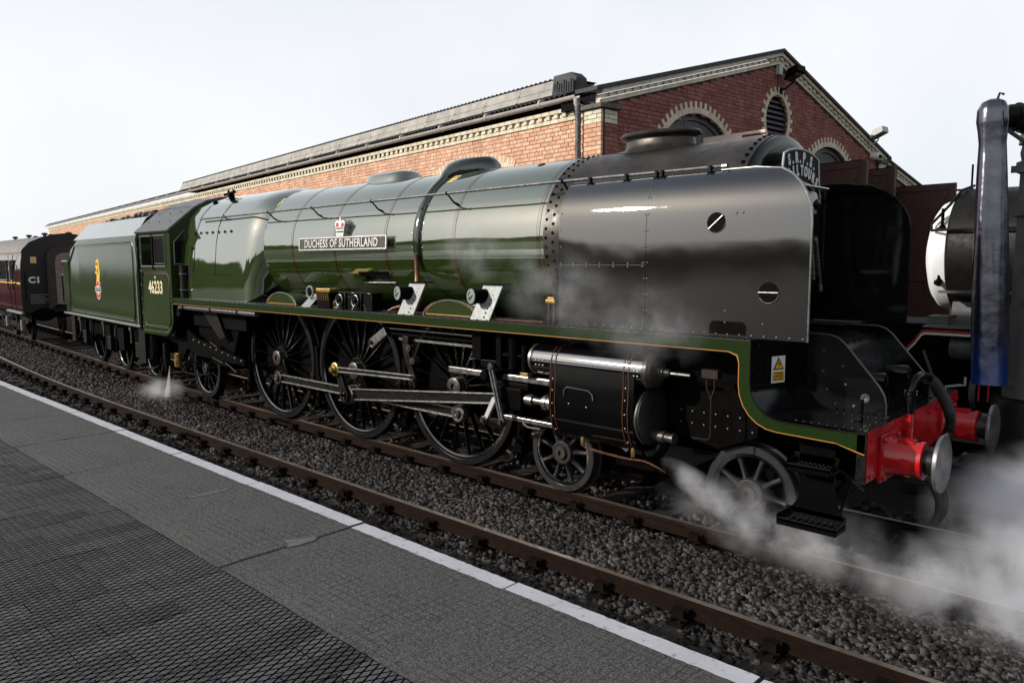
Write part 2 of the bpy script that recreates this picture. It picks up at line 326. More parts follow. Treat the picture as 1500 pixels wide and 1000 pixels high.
K['cabroof'] = simple('cab_roof_grey', (.075,.077,.078), rough=.40, metal=.2, var=.25, vs=4, dirt=(.09,.088,.084))
K['plateblack'] = simple('running_plate_black', (.022,.019,.017), rough=.6, var=.4, vs=10, bump=.3, bs=50, ior=1.3)
K['valance'] = gloss('green_valance', (.011,.024,.005), base=.0, fr=1.15, rough=.2, wav=.02)
K['shank'] = simple('greasy_shank', (.03,.03,.032), rough=.3, metal=.7, var=.5, vs=16)
K['bufferhead'] = simple('worn_buffer_head', (.20,.20,.205), rough=.40, metal=.8, var=.4, vs=9)
K['redbrown'] = simple('dull_red_cock', (.14,.012,.014), rough=.45, var=.2)
K['coverblack'] = simple('cylinder_cover_black', (.045,.042,.038), rough=.4, metal=.5, var=.3, vs=7)
K['liningred'] = simple('dull_red_lining', (.10,.030,.016), rough=.45, var=.2)
K['copperdark'] = simple('dark_copper', (.022,.013,.010), rough=.5, metal=.5, var=.3)
K['rodoiled'] = simple('dark_oiled_steel', (.022,.021,.020), rough=.38, metal=.8, var=.3, vs=9)
K['steelrod'] = simple('grey_lever_steel', (.20,.21,.23), rough=.35, metal=.8, var=.2)
K['board'] = simple('headboard_black', (.008,.010,.011), rough=.4, var=.2, ior=1.12)
K['polished'] = gloss('polished_black_lagging', (.003,.003,.0033), base=.30, fr=1.6, rough=.10, wav=.05, tint=(.82,.86,.92))
K['defrivet'] = simple('dark_rivet', (.07,.07,.07), rough=.4, metal=.6, var=.2)
K['bandblack'] = gloss('black_band_enamel', (.003,.003,.003), base=.26, fr=1.7, rough=.07, wav=.05)
K['bandorange'] = gloss('orange_band_line', (.13,.050,.012), base=.24, fr=1.7, rough=.07, wav=.05)
K['bogierim'] = simple('hazed_bogie_black', (.020,.020,.021), rough=.45, var=.3, vs=8, ior=1.35)  # paler than the other wheels: steam haze and sunlight put into the colour
K['bead'] = simple('dull_green_grey_bead', (.13,.15,.13), rough=.4, var=.15)
K['pinklabel'] = simple('pink_label', (.32,.04,.07), rough=.6, var=.1)
K['greystencil'] = simple('grey_stencil', (.16,.16,.17), rough=.6, var=.2)
K['cream2'] = simple('cream_lining', (.50,.50,.42), rough=.5, var=.1)
# ------------------------------------------------------------------ ground, unseen ridges, tracks, platform
m = MB(); m.add([(-900,-900,-.34),(900,-900,-.34),(900,900,-.34),(-900,900,-.34)], [(0,1,2,3)])
struct(obj('ground', m, K['ground'], smooth=0))
def ridge(name, pts, h, seed, wid=40):
    m = MB(); rr = random.Random(seed); n = 260; rings = []
    for i in range(n+1):
        t = i/n*(len(pts)-1); k = min(int(t), len(pts)-2); u = t-k
        x = pts[k][0]*(1-u)+pts[k+1][0]*u; y = pts[k][1]*(1-u)+pts[k+1][1]*u
        hh = h*(.75+.3*math.sin(i*.07+seed)+.2*math.sin(i*.23+seed*2)+rr.uniform(-.12,.12))
        rings.append([(x,y+wid,-.5),(x,y+wid*.3,hh*.72),(x,y,hh),(x,y-wid*.3,hh*.7),(x,y-wid,-.5)])
    m.loft(rings, closed=False); struct(obj(name, m, K['leaf'], smooth=60))
ridge('unseen_ridge', [(-190,-28),(-150,-75),(-110,-130),(-60,-210)], 13, 3, 26)
ridge('unseen_ridge', [(22,92),(58,62),(80,20),(82,-30),(60,-75)], 22, 5, 16)  # invented bank, added to darken reflections on the engine front and the gable
ridge('unseen_ridge', [(-520,-230),(-160,-190),(120,-190),(420,-260)], 10, 1)

def sp(v, w=2.0): return w*math.log1p(math.exp(v/w)) if v/w < 30 else v
def offB(x): return .068*sp(-11.2-x)
def offA(x): return .068*sp(-15.5-x)
XS = [8-.8*i for i in range(110)]
PROF = [(-.035,0),(.035,0),(.035,-.042),(.010,-.056),(.010,-.112),(.033,-.122),(.033,-.145),(-.033,-.145),(-.033,-.122),(-.010,-.112),(-.010,-.056),(-.035,-.042)]
m = MB(); m.box(-.125,.125,-1.3,1.3,-.125,0); SLEEP = mesh_of('sleeper', m, K['sleeper'])
m = MB(); m.prism([(-.17,0),(.17,0),(.17,.022),(.085,.035),(.075,.10),(.05,.12),(.034,.12),(.034,.04),(-.034,.04),(-.034,.12),(-.05,.12),(-.075,.10),(-.085,.035),(-.17,.022)], 'x', -.07, .07)
m.box(-.05,.05,-.11,-.04,.06,.115)
for sy in (-1,1):
    m.cyl((-.04,sy*.13,.02),(-.04,sy*.13,.05),.018,n=6); m.cyl((.04,sy*.13,.02),(.04,sy*.13,.05),.018,n=6)
CHAIR = mesh_of('rail_chair', m, K['chair'])
def track(label, yc, off, group):
    t = thing('railway_track', label, 'railway track', (0,yc,0))
    for sy in (-1,1):
        m = MB(); m.loft([[(x, off(x)+sy*.7525+py, pz) for py,pz in PROF] for x in XS], cap=True)
        r = obj('rail', m, K['railside'], t, smooth=30)
        m = MB(); m.loft([[(x, off(x)+sy*.7525+py, pz) for py,pz in ((-.028,.0015),(.028,.0015),(.028,-.001),(-.028,-.001))] for x in XS], cap=True)
        obj('running_surface', m, K['railtop'], r, smooth=0)
        # a fishplate joint
        for xj in (-8.6, -26.9):
            m = MB(); m.box(xj-.23,xj+.23,off(xj)+sy*.7525-.030,off(xj)+sy*.7525-.011,-.115,-.045)
            for k in range(4): m.cyl((xj-.17+.113*k,off(xj)+sy*.7525-.06,-.08),(xj-.17+.113*k,off(xj)+sy*.7525-.02,-.08),.016,n=6)
            obj('fishplate', m, K['chair'], r, smooth=30)
    x = 4.0; rr = random.Random(yc)
    while x > -46:
        s = inst('sleeper', SLEEP, t, (x+rr.uniform(-.02,.02), off(x), -.19+rr.uniform(-.008,.006)), (0,0,rr.uniform(-.012,.012)))
        for sy in (-1,1): inst('rail_chair', CHAIR, s, (0, sy*.7525, .0))
        x -= .76
    return t
track('railway track running along the platform, rusty with a worn head', -3.0425, offA, 0)
track('railway track carrying the green locomotive', 0.0, offB, 0)
T3 = thing('railway_track', 'railway track under the black locomotive leading to the shed', 'railway track', (0,4.3,0))
for sy in (-1,1):
    m = MB(); m.loft([[(x, sy*.7525+py, pz) for py,pz in PROF] for x in (-4.6,12)], cap=True); obj('rail', m, K['railside'], T3, smooth=30)
for k in range(20):
    s = inst('sleeper', SLEEP, T3, (9.5-.76*k,0,-.19))
    for sy in (-1,1): inst('rail_chair', CHAIR, s, (0,sy*.7525,0))
m = MB(); m.loft([[(x, y+offB(x)*min(1,max(0,(y+4.4)/3.6)), z) for y,z in ((-4.45,-.24),(-2.6,-.225),(-2.2,-.20),(-1.6,-.165),(-1.0,-.205),(-.6,-.25),(.6,-.25),(1.2,-.22),(1.9,-.33))] for x in XS], closed=False)
struct(obj('ballast_bed', m, K['ballastbed'], smooth=60))

# loose stones: one mesh of many small broken stones
def stones(name, n, xr, yf, size, seed):
    g = np.random.default_rng(seed)
    V = np.array([(-1,-1,-1),(1,-1,-1),(1,1,-1),(-1,1,-1),(-1,-1,1),(1,-1,1),(1,1,1),(-1,1,1)])*.62
    F = np.array([(0,2,1),(0,3,2),(4,5,6),(4,6,7),(0,1,5),(0,5,4),(1,2,6),(1,6,5),(2,3,7),(2,7,6),(3,0,4),(3,4,7)])
    x = g.uniform(xr[0], xr[1], n); y, z = yf(x, g)
    s = size*g.uniform(.5,1.45,n)
    P = V[None]*(1+g.uniform(-.5,.35,(n,8,3)))*np.stack([s*g.uniform(.8,1.3,n), s*g.uniform(.7,1.1,n), s*g.uniform(.5,.9,n)],-1)[:,None,:]
    a = g.uniform(0,2*np.pi,(n,3)); c, sn = np.cos(a), np.sin(a); o = np.zeros(n); i1 = np.ones(n)
    Rz = np.stack([np.stack([c[:,0],-sn[:,0],o],-1),np.stack([sn[:,0],c[:,0],o],-1),np.stack([o,o,i1],-1)],1)
    b = a[:,1]; cb, sb = np.cos(b), np.sin(b)
    Rx = np.stack([np.stack([i1,o,o],-1),np.stack([o,cb,-sb],-1),np.stack([o,sb,cb],-1)],1)
    P = np.einsum('nij,nkj->nki', Rz@Rx, P)+np.stack([x,y,z],-1)[:,None,:]
    me = bpy.data.meshes.new(name); me.vertices.add(n*8); me.vertices.foreach_set('co', P.astype(np.float32).ravel())
    idx = (F[None]+8*np.arange(n)[:,None,None]).astype(np.int32).ravel()
    me.loops.add(n*36); me.loops.foreach_set('vertex_index', idx); me.polygons.add(n*12)
    me.polygons.foreach_set('loop_start', np.arange(0,n*36,3,dtype=np.int32)); me.update(calc_edges=True)
    at = me.attributes.new('rnd','FLOAT','POINT'); at.data.foreach_set('value', np.repeat(g.uniform(0,1,n),8).astype(np.float32))
    me.materials.append(K['stone']); return stuff(link(name, me))
offBn = np.vectorize(offB); offAn = np.vectorize(offA)
def six(x, g):
    u = g.uniform(0,1,len(x)); y = -2.26+u*1.46; z = -.205+.075*np.sin(np.pi*np.clip(u,0,1))+g.uniform(-.02,.012,len(x))
    return y+offAn(x)*(1-u)+offBn(x)*u, z
def four(x, g):
    y = -3.05+g.uniform(0,1,len(x))*.78; return y+offAn(x), -.225+g.uniform(-.02,.03,len(x))
def inner(x, g):
    return g.uniform(-.66,.66,len(x))+offBn(x), -.235+g.uniform(-.02,.02,len(x))
def far_side(x, g):
    return g.uniform(.85,1.9,len(x))+offBn(x), -.23+g.uniform(-.06,.02,len(x))
stones('ballast_stones', 30000, (-6,4.2), six, .031, 1); stones('ballast_stones', 17000, (-15,-6), six, .034, 2); stones('ballast_stones', 13000, (-34,-15), six, .044, 3)
stones('ballast_stones', 13000, (-7,4.2), four, .034, 4); stones('ballast_stones', 7000, (-30,-7), four, .040, 5)
stones('ballast_stones', 8000, (-24,4), inner, .038, 6); stones('ballast_stones', 5000, (-24,8), far_side, .042, 8)

PZ = .915
plat = MB(); plat.box(-70,14,-40,-4.62,-.33,PZ-.075); platform = struct(obj('platform', plat, K['asphalt'], smooth=0))
m = MB(); m.box(-70,14,-40,-9.42,PZ-.075,PZ-.006); struct(obj('platform_surface', m, K['asphalt'], smooth=0))
# coping slabs, each 1.39 m long with open joints, and the painted white edge on each
def coping(seed):
    rr = random.Random(seed); m = MB(); nx, ny = 14, 10; L = 1.382
    top = [[(-L/2+L*i/nx+(rr.uniform(-.004,.004) if 0 < i < nx else 0), -.5+j/ny, 0+rr.uniform(-.0015,.0015)) for i in range(nx+1)] for j in range(ny+1)]
    for j in (0, ny):
        for i in range(nx+1): top[j][i] = (top[j][i][0], top[j][i][1]+rr.uniform(-.006,.006), -.003)
    vs = [p for r in top for p in r]; w = nx+1; fs = [(j*w+i, j*w+i+1, (j+1)*w+i+1, (j+1)*w+i) for j in range(ny) for i in range(nx)]
    rim = [i for i in range(w)]+[j*w+nx for j in range(1,ny+1)]+[ny*w+i for i in range(nx-1,-1,-1)]+[j*w for j in range(ny-1,0,-1)]
    b = len(vs); vs += [(vs[i][0], vs[i][1], -.075) for i in rim]; n = len(rim)
    fs += [(rim[k], b+k, b+(k+1)%n, rim[(k+1)%n]) for k in range(n)]
    m.add(vs, fs); return mesh_of('coping_slab', m, K['slab'], smooth=40)
COP = [coping(k) for k in range(6)]
m = MB()
def edge_strip(seed):
    rr = random.Random(seed); m = MB(); n = 46; L = 1.372; A = []; B = []
    for i in range(n+1):
        x = -L/2+L*i/n; A.append((x, .495+rr.uniform(-.003,.003), .0045)); B.append((x, .385+rr.uniform(-.0035,.0035), .0045))
    m.loft([A, B], closed=False); m.loft([[(x,y,.0045) for x,y,z in A],[(x,.5,-.045) for x,y,z in A]], closed=False); return mesh_of('white_edge_line', m, K['edge'], smooth=60)
EDG = [edge_strip(k) for k in range(5)]
for k in range(-46, 8):
    x = .485+1.39*(k+.5); rr = random.Random(k)
    s = inst('coping_slab', COP[k%6], platform, (x,-5.03,PZ+rr.uniform(-.004,.003)), (rr.uniform(-.001,.001),rr.uniform(-.002,.002),rr.uniform(-.0015,.0015)))
    inst('white_edge_line', EDG[k%5], s)
# mortar repairs at broken slab corners
def patch(x, y, pts, mat):
    m = MB(); n = len(pts); m.add([(x+a,y+b,PZ+.0055) for a,b in pts]+[(x+a*1.05,y+b*1.05,PZ-.004) for a,b in pts], [tuple(range(n))]+[(i,n+i,n+(i+1)%n,(i+1)%n) for i in range(n)]); obj('mortar_patch', m, mat, platform, smooth=0)
K['patch'] = simple('pale_mortar', (.115,.112,.106), rough=.9, var=.3, vs=20, bump=.6, bs=60)
patch(-.90,-5.02,[(-.10,-.05),(-.02,-.06),(.01,-.10),(.035,-.02),(.03,.09),(-.01,.13),(-.05,.05)],K['patch'])
patch(-2.295,-4.95,[(-.02,-.16),(.015,-.1),(.02,.12),(-.01,.2)],K['patch'])
# diamond relief paving bricks
PW, PL = .1745, .356
def paver_geo(rows=4):
    m = MB(); LL = PL*rows/4; hx, hy = PW/2-.0008, LL/2-.0014; dx, dy = PW/4, PL/4; h0 = -.009
    m.add([(-hx,-hy,h0),(hx,-hy,h0),(hx,hy,h0),(-hx,hy,h0),(-hx,-hy,-.05),(hx,-hy,-.05),(hx,hy,-.05),(-hx,hy,-.05)], [(0,1,2,3),(0,4,5,1),(1,5,6,2),(2,6,7,3),(3,7,4,0)])
    ax, ay = dx/2*.80, dy/2*.82
    def pyr(poly, top):
        n = len(poly); m.add([(x,y,h0) for x,y in poly]+[(x,y,0) for x,y in top], [tuple(range(n,2*n))]+[(i,(i+1)%n,n+(i+1)%n,n+i) for i in range(n)])
    def dia(cx, cy, q=.94):
        c = [(1,0),(0,1),(-1,0),(0,-1)]
        P = [(cx+ax*u, cy+ay*v) for u,v in c]; T = [(cx+ax*q*u, cy+ay*q*v) for u,v in c]
        def cl(p, e=0): return (max(-hx+e,min(hx-e,p[0])), max(-hy+e,min(hy-e,p[1])))
        P = [cl(p) for p in P]; T = [cl(p,.0012) for p in T]
        if len({(round(a,5),round(b,5)) for a,b in P}) < 3: return
        def ded(L):
            o = []
            for p in L:
                if not o or (abs(p[0]-o[-1][0])+abs(p[1]-o[-1][1])) > 1e-6: o.append(p)
            return o
        P2, T2 = ded(P), ded(T)
        if len(P2) == len(T2): pyr(P2, T2)
    for i in range(4):
        for j in range(rows): dia(-PW/2+(i+.5)*dx, -LL/2+(j+.5)*dy)
    for i in range(5):
        for j in range(rows+1):
            dia(-PW/2+i*dx, -LL/2+j*dy)
    return m
def side_mat(me):
    for p_ in me.polygons: p_.material_index = 0 if (p_.normal.z > .95 and p_.center.z > -.002) else 1
pg = paver_geo(); PAV = []
for k in range(10):
    q = MB(); q.v = pg.v; q.f = pg.f; q.a = [k/9]*len(pg.v); PAV.append(mesh_of('paving_brick', q, K['paver'], smooth=0)); PAV[-1].materials.append(K['groove']); side_mat(PAV[-1])
pv = np.array(pg.v)
ph_ = paver_geo(2); PAVH = []
for k in range(5):
    q = MB(); q.v = ph_.v; q.f = ph_.f; q.a = [k/4]*len(ph_.v); PAVH.append(mesh_of('paving_half_brick', q, K['paver'], smooth=0)); PAVH[-1].materials.append(K['groove']); side_mat(PAVH[-1])
for c in range(-78, 22, 2):
    rr = random.Random(c+500); inst('paving_half_brick', PAVH[rr.randrange(5)], platform, (-1.197+PW*(c+.5), -5.723+PL/4, PZ+rr.uniform(-.0015,.001)), (0,rr.uniform(-.003,.003),0))
spots = []; cp = mw.translation
for c in range(-78, 22):
    x = -1.197+PW*(c+.5)
    y = -6.435+PL/2-(0 if c%2 == 0 else PL/2)
    for j in range(-9, 4):
        yy = y+PL*j
        if yy > -5.535-PL/2+.01 or yy < -9.25: continue
        d = Vector((x,yy,PZ))-cp; dep = d.dot(fw)
        vis = dep > .5 and abs(d.dot(rt2)/dep) < .69 and -.47 < d.dot(up2)/dep
        spots.append((0 if vis else 1, d.length, x, yy))
spots.sort(); rest_v = []; rest_f = []; rest_a = []; nb = 0
fl = pg.f
for i, (v, d, x, y) in enumerate(spots):
    rr = random.Random(i); dz = rr.uniform(-.0018,.0014); k = rr.randrange(10)
    if i < 300: inst('paving_brick', PAV[k], platform, (x,y,PZ+dz), (rr.uniform(-.003,.003),rr.uniform(-.004,.004),rr.uniform(-.002,.002)))
    else:
        rest_v.append(pv+np.array((x,y,PZ+dz))); rest_f.extend([tuple(a+nb for a in f) for f in fl]); nb += len(pv); rest_a.append(np.full(len(pv), k/9))
q = MB(); q.v = [tuple(r) for r in np.concatenate(rest_v)]; q.f = rest_f; q.a = list(np.concatenate(rest_a))
me = bpy.data.meshes.new('paving_bricks'); me.from_pydata(q.v, [], q.f); at = me.attributes.new('rnd','FLOAT','POINT'); at.data.foreach_set('value', np.array(q.a,dtype=np.float32)); me.materials.append(K['paver']); me.materials.append(K['groove']); mi = np.tile(np.array([0 if all(pg.v[a][2] > -.002 for a in f) else 1 for f in fl], dtype=np.int32), len(me.polygons)//len(fl)); me.polygons.foreach_set('material_index', mi)
stuff(link('paving_bricks', me, platform))
m = MB(); m.box(-20,6,-5.546,-5.529,PZ-.07,PZ-.010); obj('paving_joint', m, K['asphalt'], platform, smooth=0)

# ------------------------------------------------------------------ brick engine shed
SA, GA = R(7.8), R(5.0)
CO = Vector((-5.75, 4.5, 0)); sd = Vector((-math.cos(SA), math.sin(SA), 0)); gd = Vector((math.sin(GA), math.cos(GA), 0))
sn_ = Vector((-math.sin(SA), -math.cos(SA), 0)); gn = Vector((math.cos(GA), -math.sin(GA), 0))
shed = thing('engine_shed', 'long red brick engine shed with buff brick trim and a gable end', 'building', tuple(CO))
def fr(d, n): return Matrix(((d.x, n.x, 0, 0), (d.y, n.y, 0, 0), (0, 0, 1, 0), (0,0,0,1)))
FS, FG = fr(sd, sn_), fr(gd, gn)          # local (t, outward, z) about the corner
LEN = 67.0; GW = 12.45; ZE = 5.42; APX = (6.34, 7.36)
def rake(t): return 5.62+(APX[1]-5.62)*t/APX[0] if t < APX[0] else APX[1]-(APX[1]-5.42)*(t-APX[0])/(GW-APX[0])
def put(frame, m):
    m.v = [tuple(frame @ Vector(v)) for v in m.v]; return m
CH = .0835
bricks = []    # (frame key, t0, t1, z0, depth out, mat, rnd)
def in_arch(t, z, c, zs, r): return abs(t-c) < r and (z < zs or (t-c)**2+(z-zs)**2 < r*r)
A1 = (3.15, 4.17, 1.62); A2 = (9.15, 4.05, 1.60)
def courses(key, t0, t1, z0, zt, skip, seed):
    rr = random.Random(seed); k = 0; z = z0
    while z < zt:
        head = (k%4 == 3); p = .121 if head else .241; t = t0-(p*.5 if k%2 else 0)
        while t < t1:
            a, b = max(t, t0)+.005, min(t+p, t1)-.005
            if b-a > .03 and not skip((a+b)/2, z+CH/2): bricks.append((key, a, b, z, rr.uniform(-.004,.004), 'sunlit_brick' if key == 's' else 'brick', rr.random()))
            t += p
        z += CH; k += 1
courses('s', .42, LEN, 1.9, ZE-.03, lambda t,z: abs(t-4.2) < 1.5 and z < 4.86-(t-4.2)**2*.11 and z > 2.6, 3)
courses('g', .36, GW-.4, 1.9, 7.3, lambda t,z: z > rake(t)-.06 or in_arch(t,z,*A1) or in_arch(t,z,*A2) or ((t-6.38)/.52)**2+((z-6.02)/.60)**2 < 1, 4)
# backing walls
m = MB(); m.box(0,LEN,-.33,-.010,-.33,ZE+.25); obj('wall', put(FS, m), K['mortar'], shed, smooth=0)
def gable_back():
    m = MB(); N = 60
    def col_(t0, t1, z0, z1a, z1b): m.add([(t0,-.011,z0),(t1,-.011,z0),(t1,-.011,z1b),(t0,-.011,z1a),(t0,-.33,z0),(t1,-.33,z0),(t1,-.33,z1b),(t0,-.33,z1a)], [(0,1,2,3),(4,7,6,5),(3,2,6,7),(0,4,5,1),(0,3,7,4),(1,5,6,2)])
    for i in range(N*2):
        t0, t1 = GW*i/(2*N), GW*(i+1)/(2*N); tm = (t0+t1)/2; lo = -.33
        for c, zs, r in (A1, A2):
            if abs(tm-c) < r: lo = zs+math.sqrt(r*r-(tm-c)**2)
        e = ((tm-6.38)/.52)**2
        if e < 1:
            h = .60*math.sqrt(1-e); col_(t0,t1,lo,6.02-h,6.02-h); col_(t0,t1,6.02+h,rake(t0),rake(t1))
        else: col_(t0,t1,lo,rake(t0),rake(t1))
    return m
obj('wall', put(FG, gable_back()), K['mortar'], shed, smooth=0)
# corner piers, side and gable face, with buff head and stone cap
courses2 = []
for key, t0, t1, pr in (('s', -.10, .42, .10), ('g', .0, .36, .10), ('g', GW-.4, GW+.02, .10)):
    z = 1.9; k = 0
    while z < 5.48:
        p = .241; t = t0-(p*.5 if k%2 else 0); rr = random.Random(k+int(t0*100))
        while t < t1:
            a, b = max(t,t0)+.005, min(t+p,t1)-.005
            if b-a > .03: bricks.append((key, a, b, z, pr+rr.uniform(-.004,.004), 'ybrick' if z > 5.19 else ('sunlit_brick' if key == 's' else 'brick'), rr.random()))
            t += p
        z += CH; k += 1
m = MB(); m.box(-.085,.40,-.2,.088,-.33,5.5); obj('pier', put(FS, m), K['mortar'], shed, smooth=0)
m = MB(); m.box(GW-.385,GW+.005,-.2,.088,-.33,5.46); obj('pier', put(FG, m), K['mortar'], shed, smooth=0)
m = MB(); m.box(.0,.345,-.15,.088,-.33,5.5); obj('pier', put(FG, m), K['mortar'], shed, smooth=0)
m = MB(); m.box(-.16,.50,-.25,.17,5.50,5.585); obj('pier_cap', put(FS, m), K['copestone'], shed, smooth=0, bev=.012)
m = MB(); m.box(.09,.44,-.15,.172,5.503,5.588); obj('pier_cap', put(FG, m), K['copestone'], shed, smooth=0, bev=.012)
m = MB(); m.box(GW-.46,GW+.08,-.25,.172,5.46,5.55); obj('pier_cap', put(FG, m), K['copestone'], shed, smooth=0, bev=.012)
# buff cornice along the side: projecting course, dentils, projecting course
rr = random.Random(9); t = .44
while t < LEN:
    b = min(t+.232, LEN); bricks.append(('s', t, b, ZE-.02, .035, 'ybrick', rr.random())); bricks.append(('s', t, b, ZE+.15, .075, 'ybrick', rr.random())); t += .241
t = .44
while t < LEN:
    bricks.append(('s', t, t+.112, ZE+.065, .06 if int(t/.121)%2 else .012, 'ybrick', rr.random())); t += .121
# brick meshes: largest 300 singly, all others joined
camp = Vector((3.186, -7.426, 2.643)); red = []; buf = []; pnk = []
for bdat in bricks:
    key, a, b, z, out, mk, rnd = bdat; F = FS if key == 's' else FG
    c = CO+(F @ Vector(((a+b)/2, out, z+CH/2)))
    vis = z > (4.55 if key == 's' else 4.75)+.02*max(0, (a if key == 's' else 0)-2)
    {'brick': red, 'sunlit_brick': pnk, 'ybrick': buf}[mk].append((0 if vis else 1, (c-camp).length, bdat))
CACHE = {}
def brick_mesh(L, mk, rnd):
    q = (round(L/.03), mk, round(rnd*7))
    if q not in CACHE:
        m = MB(); m.r = q[2]/7; h = q[0]*.03/2 if False else .5; e = .012
        m.add([(-.5,-.05,0),(.5,-.05,0),(.5,-.05,CH-.0095),(-.5,-.05,CH-.0095),(-.5,-.004,0),(.5,-.004,0),(.5,-.004,CH-.0095),(-.5,-.004,CH-.0095),
               (-.5+e,0,.004),(.5-e,0,.004),(.5-e,0,CH-.0135),(-.5+e,0,CH-.0135)],
              [(0,1,5,4),(1,2,6,5),(2,3,7,6),(3,0,4,7),(4,5,9,8),(5,6,10,9),(6,7,11,10),(7,4,8,11),(8,9,10,11)])
        CACHE[q] = mesh_of('brick', m, K[mk], smooth=0)
    return CACHE[q]
for L, mk, lim in ((red, 'brick', 150), (pnk, 'sunlit_brick', 150), (buf, 'ybrick', 120)):
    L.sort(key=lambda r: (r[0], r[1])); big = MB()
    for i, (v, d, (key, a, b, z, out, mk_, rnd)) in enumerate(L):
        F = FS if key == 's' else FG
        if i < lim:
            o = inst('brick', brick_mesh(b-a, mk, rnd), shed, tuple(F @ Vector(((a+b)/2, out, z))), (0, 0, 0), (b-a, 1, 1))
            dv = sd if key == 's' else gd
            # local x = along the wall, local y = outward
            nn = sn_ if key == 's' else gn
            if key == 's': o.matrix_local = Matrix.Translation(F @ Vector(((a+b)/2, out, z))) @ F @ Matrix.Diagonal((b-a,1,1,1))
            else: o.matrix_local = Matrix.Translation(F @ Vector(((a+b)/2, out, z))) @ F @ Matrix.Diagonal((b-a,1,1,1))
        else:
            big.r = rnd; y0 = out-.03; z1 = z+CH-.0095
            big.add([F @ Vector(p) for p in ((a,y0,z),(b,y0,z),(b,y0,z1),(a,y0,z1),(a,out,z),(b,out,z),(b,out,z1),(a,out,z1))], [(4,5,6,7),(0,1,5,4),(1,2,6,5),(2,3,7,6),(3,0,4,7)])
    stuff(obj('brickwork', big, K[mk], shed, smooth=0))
# raking buff bands on the gable, each brick its own piece
def rake_brick(t0, t1, dz0, dz1, out):
    m = MB(); m.r = random.random()
    vs = [(t0,-.05,rake(t0)+dz0),(t1,-.05,rake(t1)+dz0),(t1,-.05,rake(t1)+dz1),(t0,-.05,rake(t0)+dz1),(t0,out,rake(t0)+dz0),(t1,out,rake(t1)+dz0),(t1,out,rake(t1)+dz1),(t0,out,rake(t0)+dz1)]
    m.add(vs, [(0,3,2,1),(4,5,6,7),(0,1,5,4),(1,2,6,5),(2,3,7,6),(3,0,4,7)]); return put(FG, m)
for row, (d0, d1, out, p) in enumerate(((-.02,.062,.05,.235),(.072,.150,.085,.118),(.160,.245,.12,.235))):
    for a, b in ((-.10, APX[0]), (APX[0], GW+.05)):
        n = int((b-a)/p)
        for i in range(n):
            t0 = a+(b-a)*i/n+.004; t1 = a+(b-a)*(i+1)/n-.004
            obj('brick', rake_brick(t0, t1, d0, d1, out-(.03 if (row == 1 and i%2) else 0)), K['ybrick'], shed, smooth=0)
m = MB()
for a, b in ((-.30, APX[0]), (APX[0], GW+.25)):
    m.add([(a,-.4,rake(a)+.25),(b,-.4,rake(b)+.25),(b,-.4,rake(b)+.325),(a,-.4,rake(a)+.325),(a,.17,rake(a)+.25),(b,.17,rake(b)+.25),(b,.17,rake(b)+.325),(a,.17,rake(a)+.325)], [(0,3,2,1),(4,5,6,7),(0,1,5,4),(1,2,6,5),(2,3,7,6),(3,0,4,7)])
obj('verge_capping', put(FG, m), K['roofdark'], shed, smooth=0)
# voussoir rings
def ring(frame, c, zs, rx, rz, a0, a1, n, w, out, name='brick'):
    for i in range(n):
        b0, b1 = R(a0+(a1-a0)*(i+.06)/n), R(a0+(a1-a0)*(i+.94)/n); kk = i%2
        for r0, r1, mk in ((0, .5, 'ybrick' if kk == 0 else 'ybrick'), (.52, 1, ('brick' if frame is FG else 'sunlit_brick') if kk else 'ybrick')):
            if not kk and r0 > 0: continue
            e0, e1 = (0, 1) if not kk else (r0, r1)
            m = MB(); m.r = random.random(); P = []
            for y in (-.06, out):
                for ang, e in ((b0,e0),(b1,e0),(b1,e1),(b0,e1)): P.append((c+(rx+w*e)*math.cos(ang), y, zs+(rz+w*e)*math.sin(ang)))
            m.add(P, [(3,2,1,0),(4,5,6,7),(0,1,5,4),(1,2,6,5),(2,3,7,6),(3,0,4,7)])
            obj(name, put(frame, m), K[mk], shed, smooth=0)
ring(FG, A1[0], A1[1], A1[2], A1[2], 8, 172, 58, .25, .014); ring(FG, A2[0], A2[1], A2[2], A2[2], 8, 172, 58, .25, .014)
ring(FG, 6.38, 6.02, .52, .60, 0, 360, 44, .20, .016)
ring(FS, 4.2, .30, 4.55, 4.55, 70, 110, 44, .25, .014)
# boarded fanlights and louvre
def fan(c, zs, r):
    f = MB(); P = [(c+r*math.cos(R(a)),zs+r*math.sin(R(a))) for a in range(10,171,8)]; Q = [(c+(r-.13)*math.cos(R(a)),zs+(r-.13)*math.sin(R(a))) for a in range(10,171,8)]
    f.ribbon(P, Q, -.20, -.09); o = obj('fanlight', put(FG, f), K['fanlight'], shed, smooth=30)
    t = c-r+.1
    while t < c+r-.1:
        tm = t+.065; h = math.sqrt(max(0,(r-.06)**2-(tm-c)**2))
        if zs+h > zs+.5:
            m = MB(); m.box(t+.003,t+.127,-.19,-.13+random.uniform(-.002,.002),zs+.4,zs+h); m.cyl((tm,-.13,zs+h-.22),(tm,-.12,zs+h-.22),.010,n=6)
            obj('board', put(FG, m), K['fanlight'], o, smooth=0)
        t += .13
fan(*A1); fan(*A2)
lv = MB(); lv.box(5.8,6.96,-.30,-.26,5.3,6.7); lo = obj('louvre', put(FG, lv), K['soot'], shed, smooth=0)
